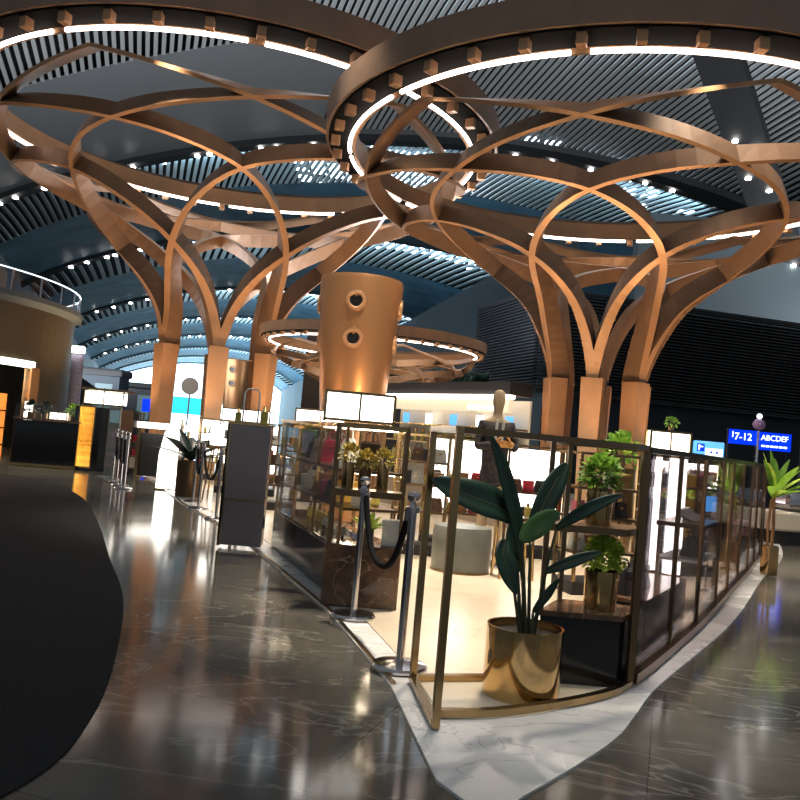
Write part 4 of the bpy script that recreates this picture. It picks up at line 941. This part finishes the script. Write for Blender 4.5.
# ------------------------------------------------------------ far side of the walkway
kk = thing('kiosk', 'dark kiosk with amber lit panel and white light box on top beside the walkway', 'kiosk', (-6.45, 18.3, 0), .1)
MB().box((0, .3, .70), (1.25, .6, 1.40)).build('body', 'black', kk)
MB().box((-.36, -.02, .74), (.30, .05, 1.30)).build('amber_panel', 'boxo', kk); MB().box((-.36, -.03, .74), (.36, .03, 1.38)).build('panel_frame', 'gold', kk)
MB().box((.10, -.02, .72), (.32, .04, 1.30)).build('dark_panel', 'blackm', kk); MB().box((.48, -.02, .72), (.28, .04, 1.36)).build('side_panel', 'brown', kk)
MB().box((-.07, .3, 1.62), (.80, .45, .26)).build('light_box', 'boxw', kk)
f = MB()
for x in (-.49, -.07, .35): f.box((x, .06, 1.62), (.025, .025, .44))
f.box((-.05, .3, 1.80), (1.0, .7, .05)).box((-.07, .05, 1.47), (.9, .03, .03)); f.build('frame', 'brass', kk)
it = thing('info_terminal', 'slim grey information terminal with dark screen in front of the kiosk', 'terminal', (at(109, 478, 17.2).x, 17.2, 0), .1)
MB().box((0, 0, .72), (.24, .10, 1.44), 0, .02).build('body', 'grey', it); MB().box((0, -.055, 1.24), (.19, .01, .26)).build('screen', 'screen', it); MB().box((0, 0, .01), (.36, .3, .02)).build('foot', 'chrome', it)
m = MB()
for k in range(4): m.box((0, -.054, .25 + .2 * k), (.17, .008, .12))
m.build('grey_panel', 'panelg', it)
lc = thing('glass_counter', 'long dark glass counter with potted plants on top before the drum shop', 'counter', (-7.62, 18.3, 0), .12)
MB().box((0, 0, .50), (1.35, .55, 1.0), 0, .01).build('body', 'black', lc); MB().box((0, 0, 1.03), (1.4, .6, .05)).build('top', 'emp', lc); MB().box((0, -.26, 1.20), (1.35, .012, .28)).build('glass_pane', 'glass', lc); MB().box((0, -.29, .04), (1.38, .02, .06)).build('kick_strip', 'brass', lc)
bpy.context.view_layer.update()
for k, (x, c, lb) in enumerate(((-.45, 'leafd', 'dark leafy plant at the drum end of the long dark counter'), (-.15, 'leafd', 'dark leafy plant second from the drum on the long dark counter'), (.45, 'leafm', 'mid green plant at the kiosk end of the long dark counter'))):
    p = on(lc, x, .05, 1.055); bush(p, .07, .12, .13, .14, 110, .09, .05, c, 90 + k, lb, 'bronze_metal')
p = on(lc, .15, .05, 1.055); lightbox(p, .34, .16, .12, .12, 'small white light box between plants on the long dark counter')
pillar((at(27, 425, 19.0).x, 19.0, 0), .16, 1.42, 'glowing white pillar at the drum end of the long dark counter')
tt = thing('lit_totem', 'tall white glowing totem with slanted top beside the walkway', 'totem', (-4.12, 15.25, 0), .1)
MB().prism([(-.17, -.11), (.17, -.11), (.17, .11), (-.17, .11)], .03, .62).build('lit_panel', 'boxw', tt); m = MB()
a = [m.bm.verts.new(q) for q in ((-.17, -.11, .64), (.17, -.11, .64), (.17, .11, .64), (-.17, .11, .64))]; b = [m.bm.verts.new(q) for q in ((-.10, -.09, 1.05), (.17, -.09, 1.30), (.17, .09, 1.30), (-.10, .09, 1.05))]
m.bm.faces.new(a[::-1]); m.bm.faces.new(b)
for q in range(4): m.bm.faces.new((a[q], a[(q + 1) % 4], b[(q + 1) % 4], b[q]))
m.build('lit_panel', 'boxw', tt); MB().box((0, 0, .015), (.40, .28, .03)).build('base', 'brass', tt); MB().box((.185, 0, .66), (.025, .24, 1.3)).build('edge', 'brass', tt)
dp = thing('potted_plant', 'dark broad-leaved plant in a black tub beside the roped row', 'plant', (-3.47, 14.2, .0)); pot(dp, .22, .62, 'bronze_metal')
random.seed(31)
for k in range(14):
    a = k * 2.4; e = .3 + .9 * random.random(); lf = MB(); leaf(lf, (0, 0, .62), (math.cos(a) * math.cos(e), math.sin(a) * math.cos(e), math.sin(e)), (0, 0, 1), random.uniform(.6, .9), .22, .25, 6); lf.build('leaf', 'leafd', dp, True)
lt = thing('side_table', 'small gold table carrying a white lamp by the roped row', 'table', (-2.99, 13.9, .02)); MB().lathe([(.28, .86), (.28, .89)], n=32).build('table_top', 'gold', lt)
for k in range(3): MB().tube([(.22 * math.cos(k * 2.1), .22 * math.sin(k * 2.1), 0), (.10 * math.cos(k * 2.1), .10 * math.sin(k * 2.1), .86)], .014, 8).build('leg', 'gold', lt)
t = thing('table_lamp', 'white glowing cylinder lamp on the small gold table', 'lamp', (-2.99, 13.9, .91)); MB().lathe([(.10, 0), (.10, .02)], n=24).build('base', 'gold', t); MB().lathe([(.105, .02), (.115, .36), (.02, .36)], n=28).build('lamp_shade', 'boxw', t, True)
qt = thing('display_table', 'white topped counter behind the queue row by the kiosk', 'table', (-4.85, 17.5, 0), .1); MB().box((0, 0, 1.12), (1.1, .5, .12), 0, .01).build('table_top', 'boxw', qt)
for x in (-.5, .5): MB().box((x, 0, .53), (.06, .45, 1.06)).build('leg', 'brass', qt)
MB().box((0, .1, .5), (.94, .1, .9)).build('back_panel', 'blackm', qt)
# far silhouettes
for (px, py, Y, wd, hh, nm, lb, mm) in ((100, 380, 34, 2.0, 3.05, 'ticket_booth', 'dark rounded booth far beyond the amber kiosk', 'navy'), (142, 390, 38, 1.6, 2.75, 'ticket_booth', 'dark square booth far down the hall before the bright glazing', 'darkwall')):
    p = at(px, py, Y); t = thing(nm, lb, 'booth', (p.x, Y, 0)); MB().box((0, 0, hh * .45), (wd, 1.2, hh * .9)).build('body', mm, t); MB().box((0, 0, hh * .95), (wd * 1.12, 1.35, hh * .1), 0, .08).build('roof', 'blackm', t); MB().box((wd * .2, -.61, hh * .6), (wd * .35, .03, hh * .4)).build('window', 'screen', t)
p = at(151, 402, 36); t = thing('blue_sign', 'small deep blue lit sign far down the hall beside the square booth', 'sign', (p.x, 36, 0)); MB().box((0, 0, 1.75), (.7, .1, .55)).build('sign_panel', 'blue', t); MB().box((0, 0, .75), (.08, .08, 1.5)).build('post', 'darkwall', t)
p = at(188, 400, 44); t = thing('video_wall', 'wide cyan video screen far down the hall between the tree legs', 'screen', (p.x, 44, 0)); MB().box((0, 0, 2.0), (2.1, .12, .9)).build('screen', 'cyan', t)
for x in (-.9, .9): MB().box((x, .1, .8), (.12, .12, 1.6)).build('post', 'darkwall', t)
p = at(190, 386, 42); t = thing('round_sign', 'round grey sign on a pole against the bright far end of the hall', 'sign', (p.x, 42, 0)); MB().lathe([(.44, -.05), (.44, .05)], n=32, mtx=Matrix.Translation((0, 0, p.z)) @ rot_to((0, -1, 0))).build('disc', 'taupe', t); MB().box((0, .08, p.z / 2), (.07, .07, p.z)).build('pole', 'taupe', t)
p = at(73, 380, 27); t = thing('glitter_pillar', 'pale mauve sparkling pillar next to the olive drum', 'pillar', (p.x, 27.2, 0)); MB().lathe([(.2, 0), (.2, 3.1)], n=20).build('shaft', mat('mauve_sparkle', (.45, .42, .58), .3, noise=.6, nscale=30), t, True); MB().box((0, -.25, 3.25), (.55, .3, .22), 0, .03).build('lamp_head', 'boxw', t)
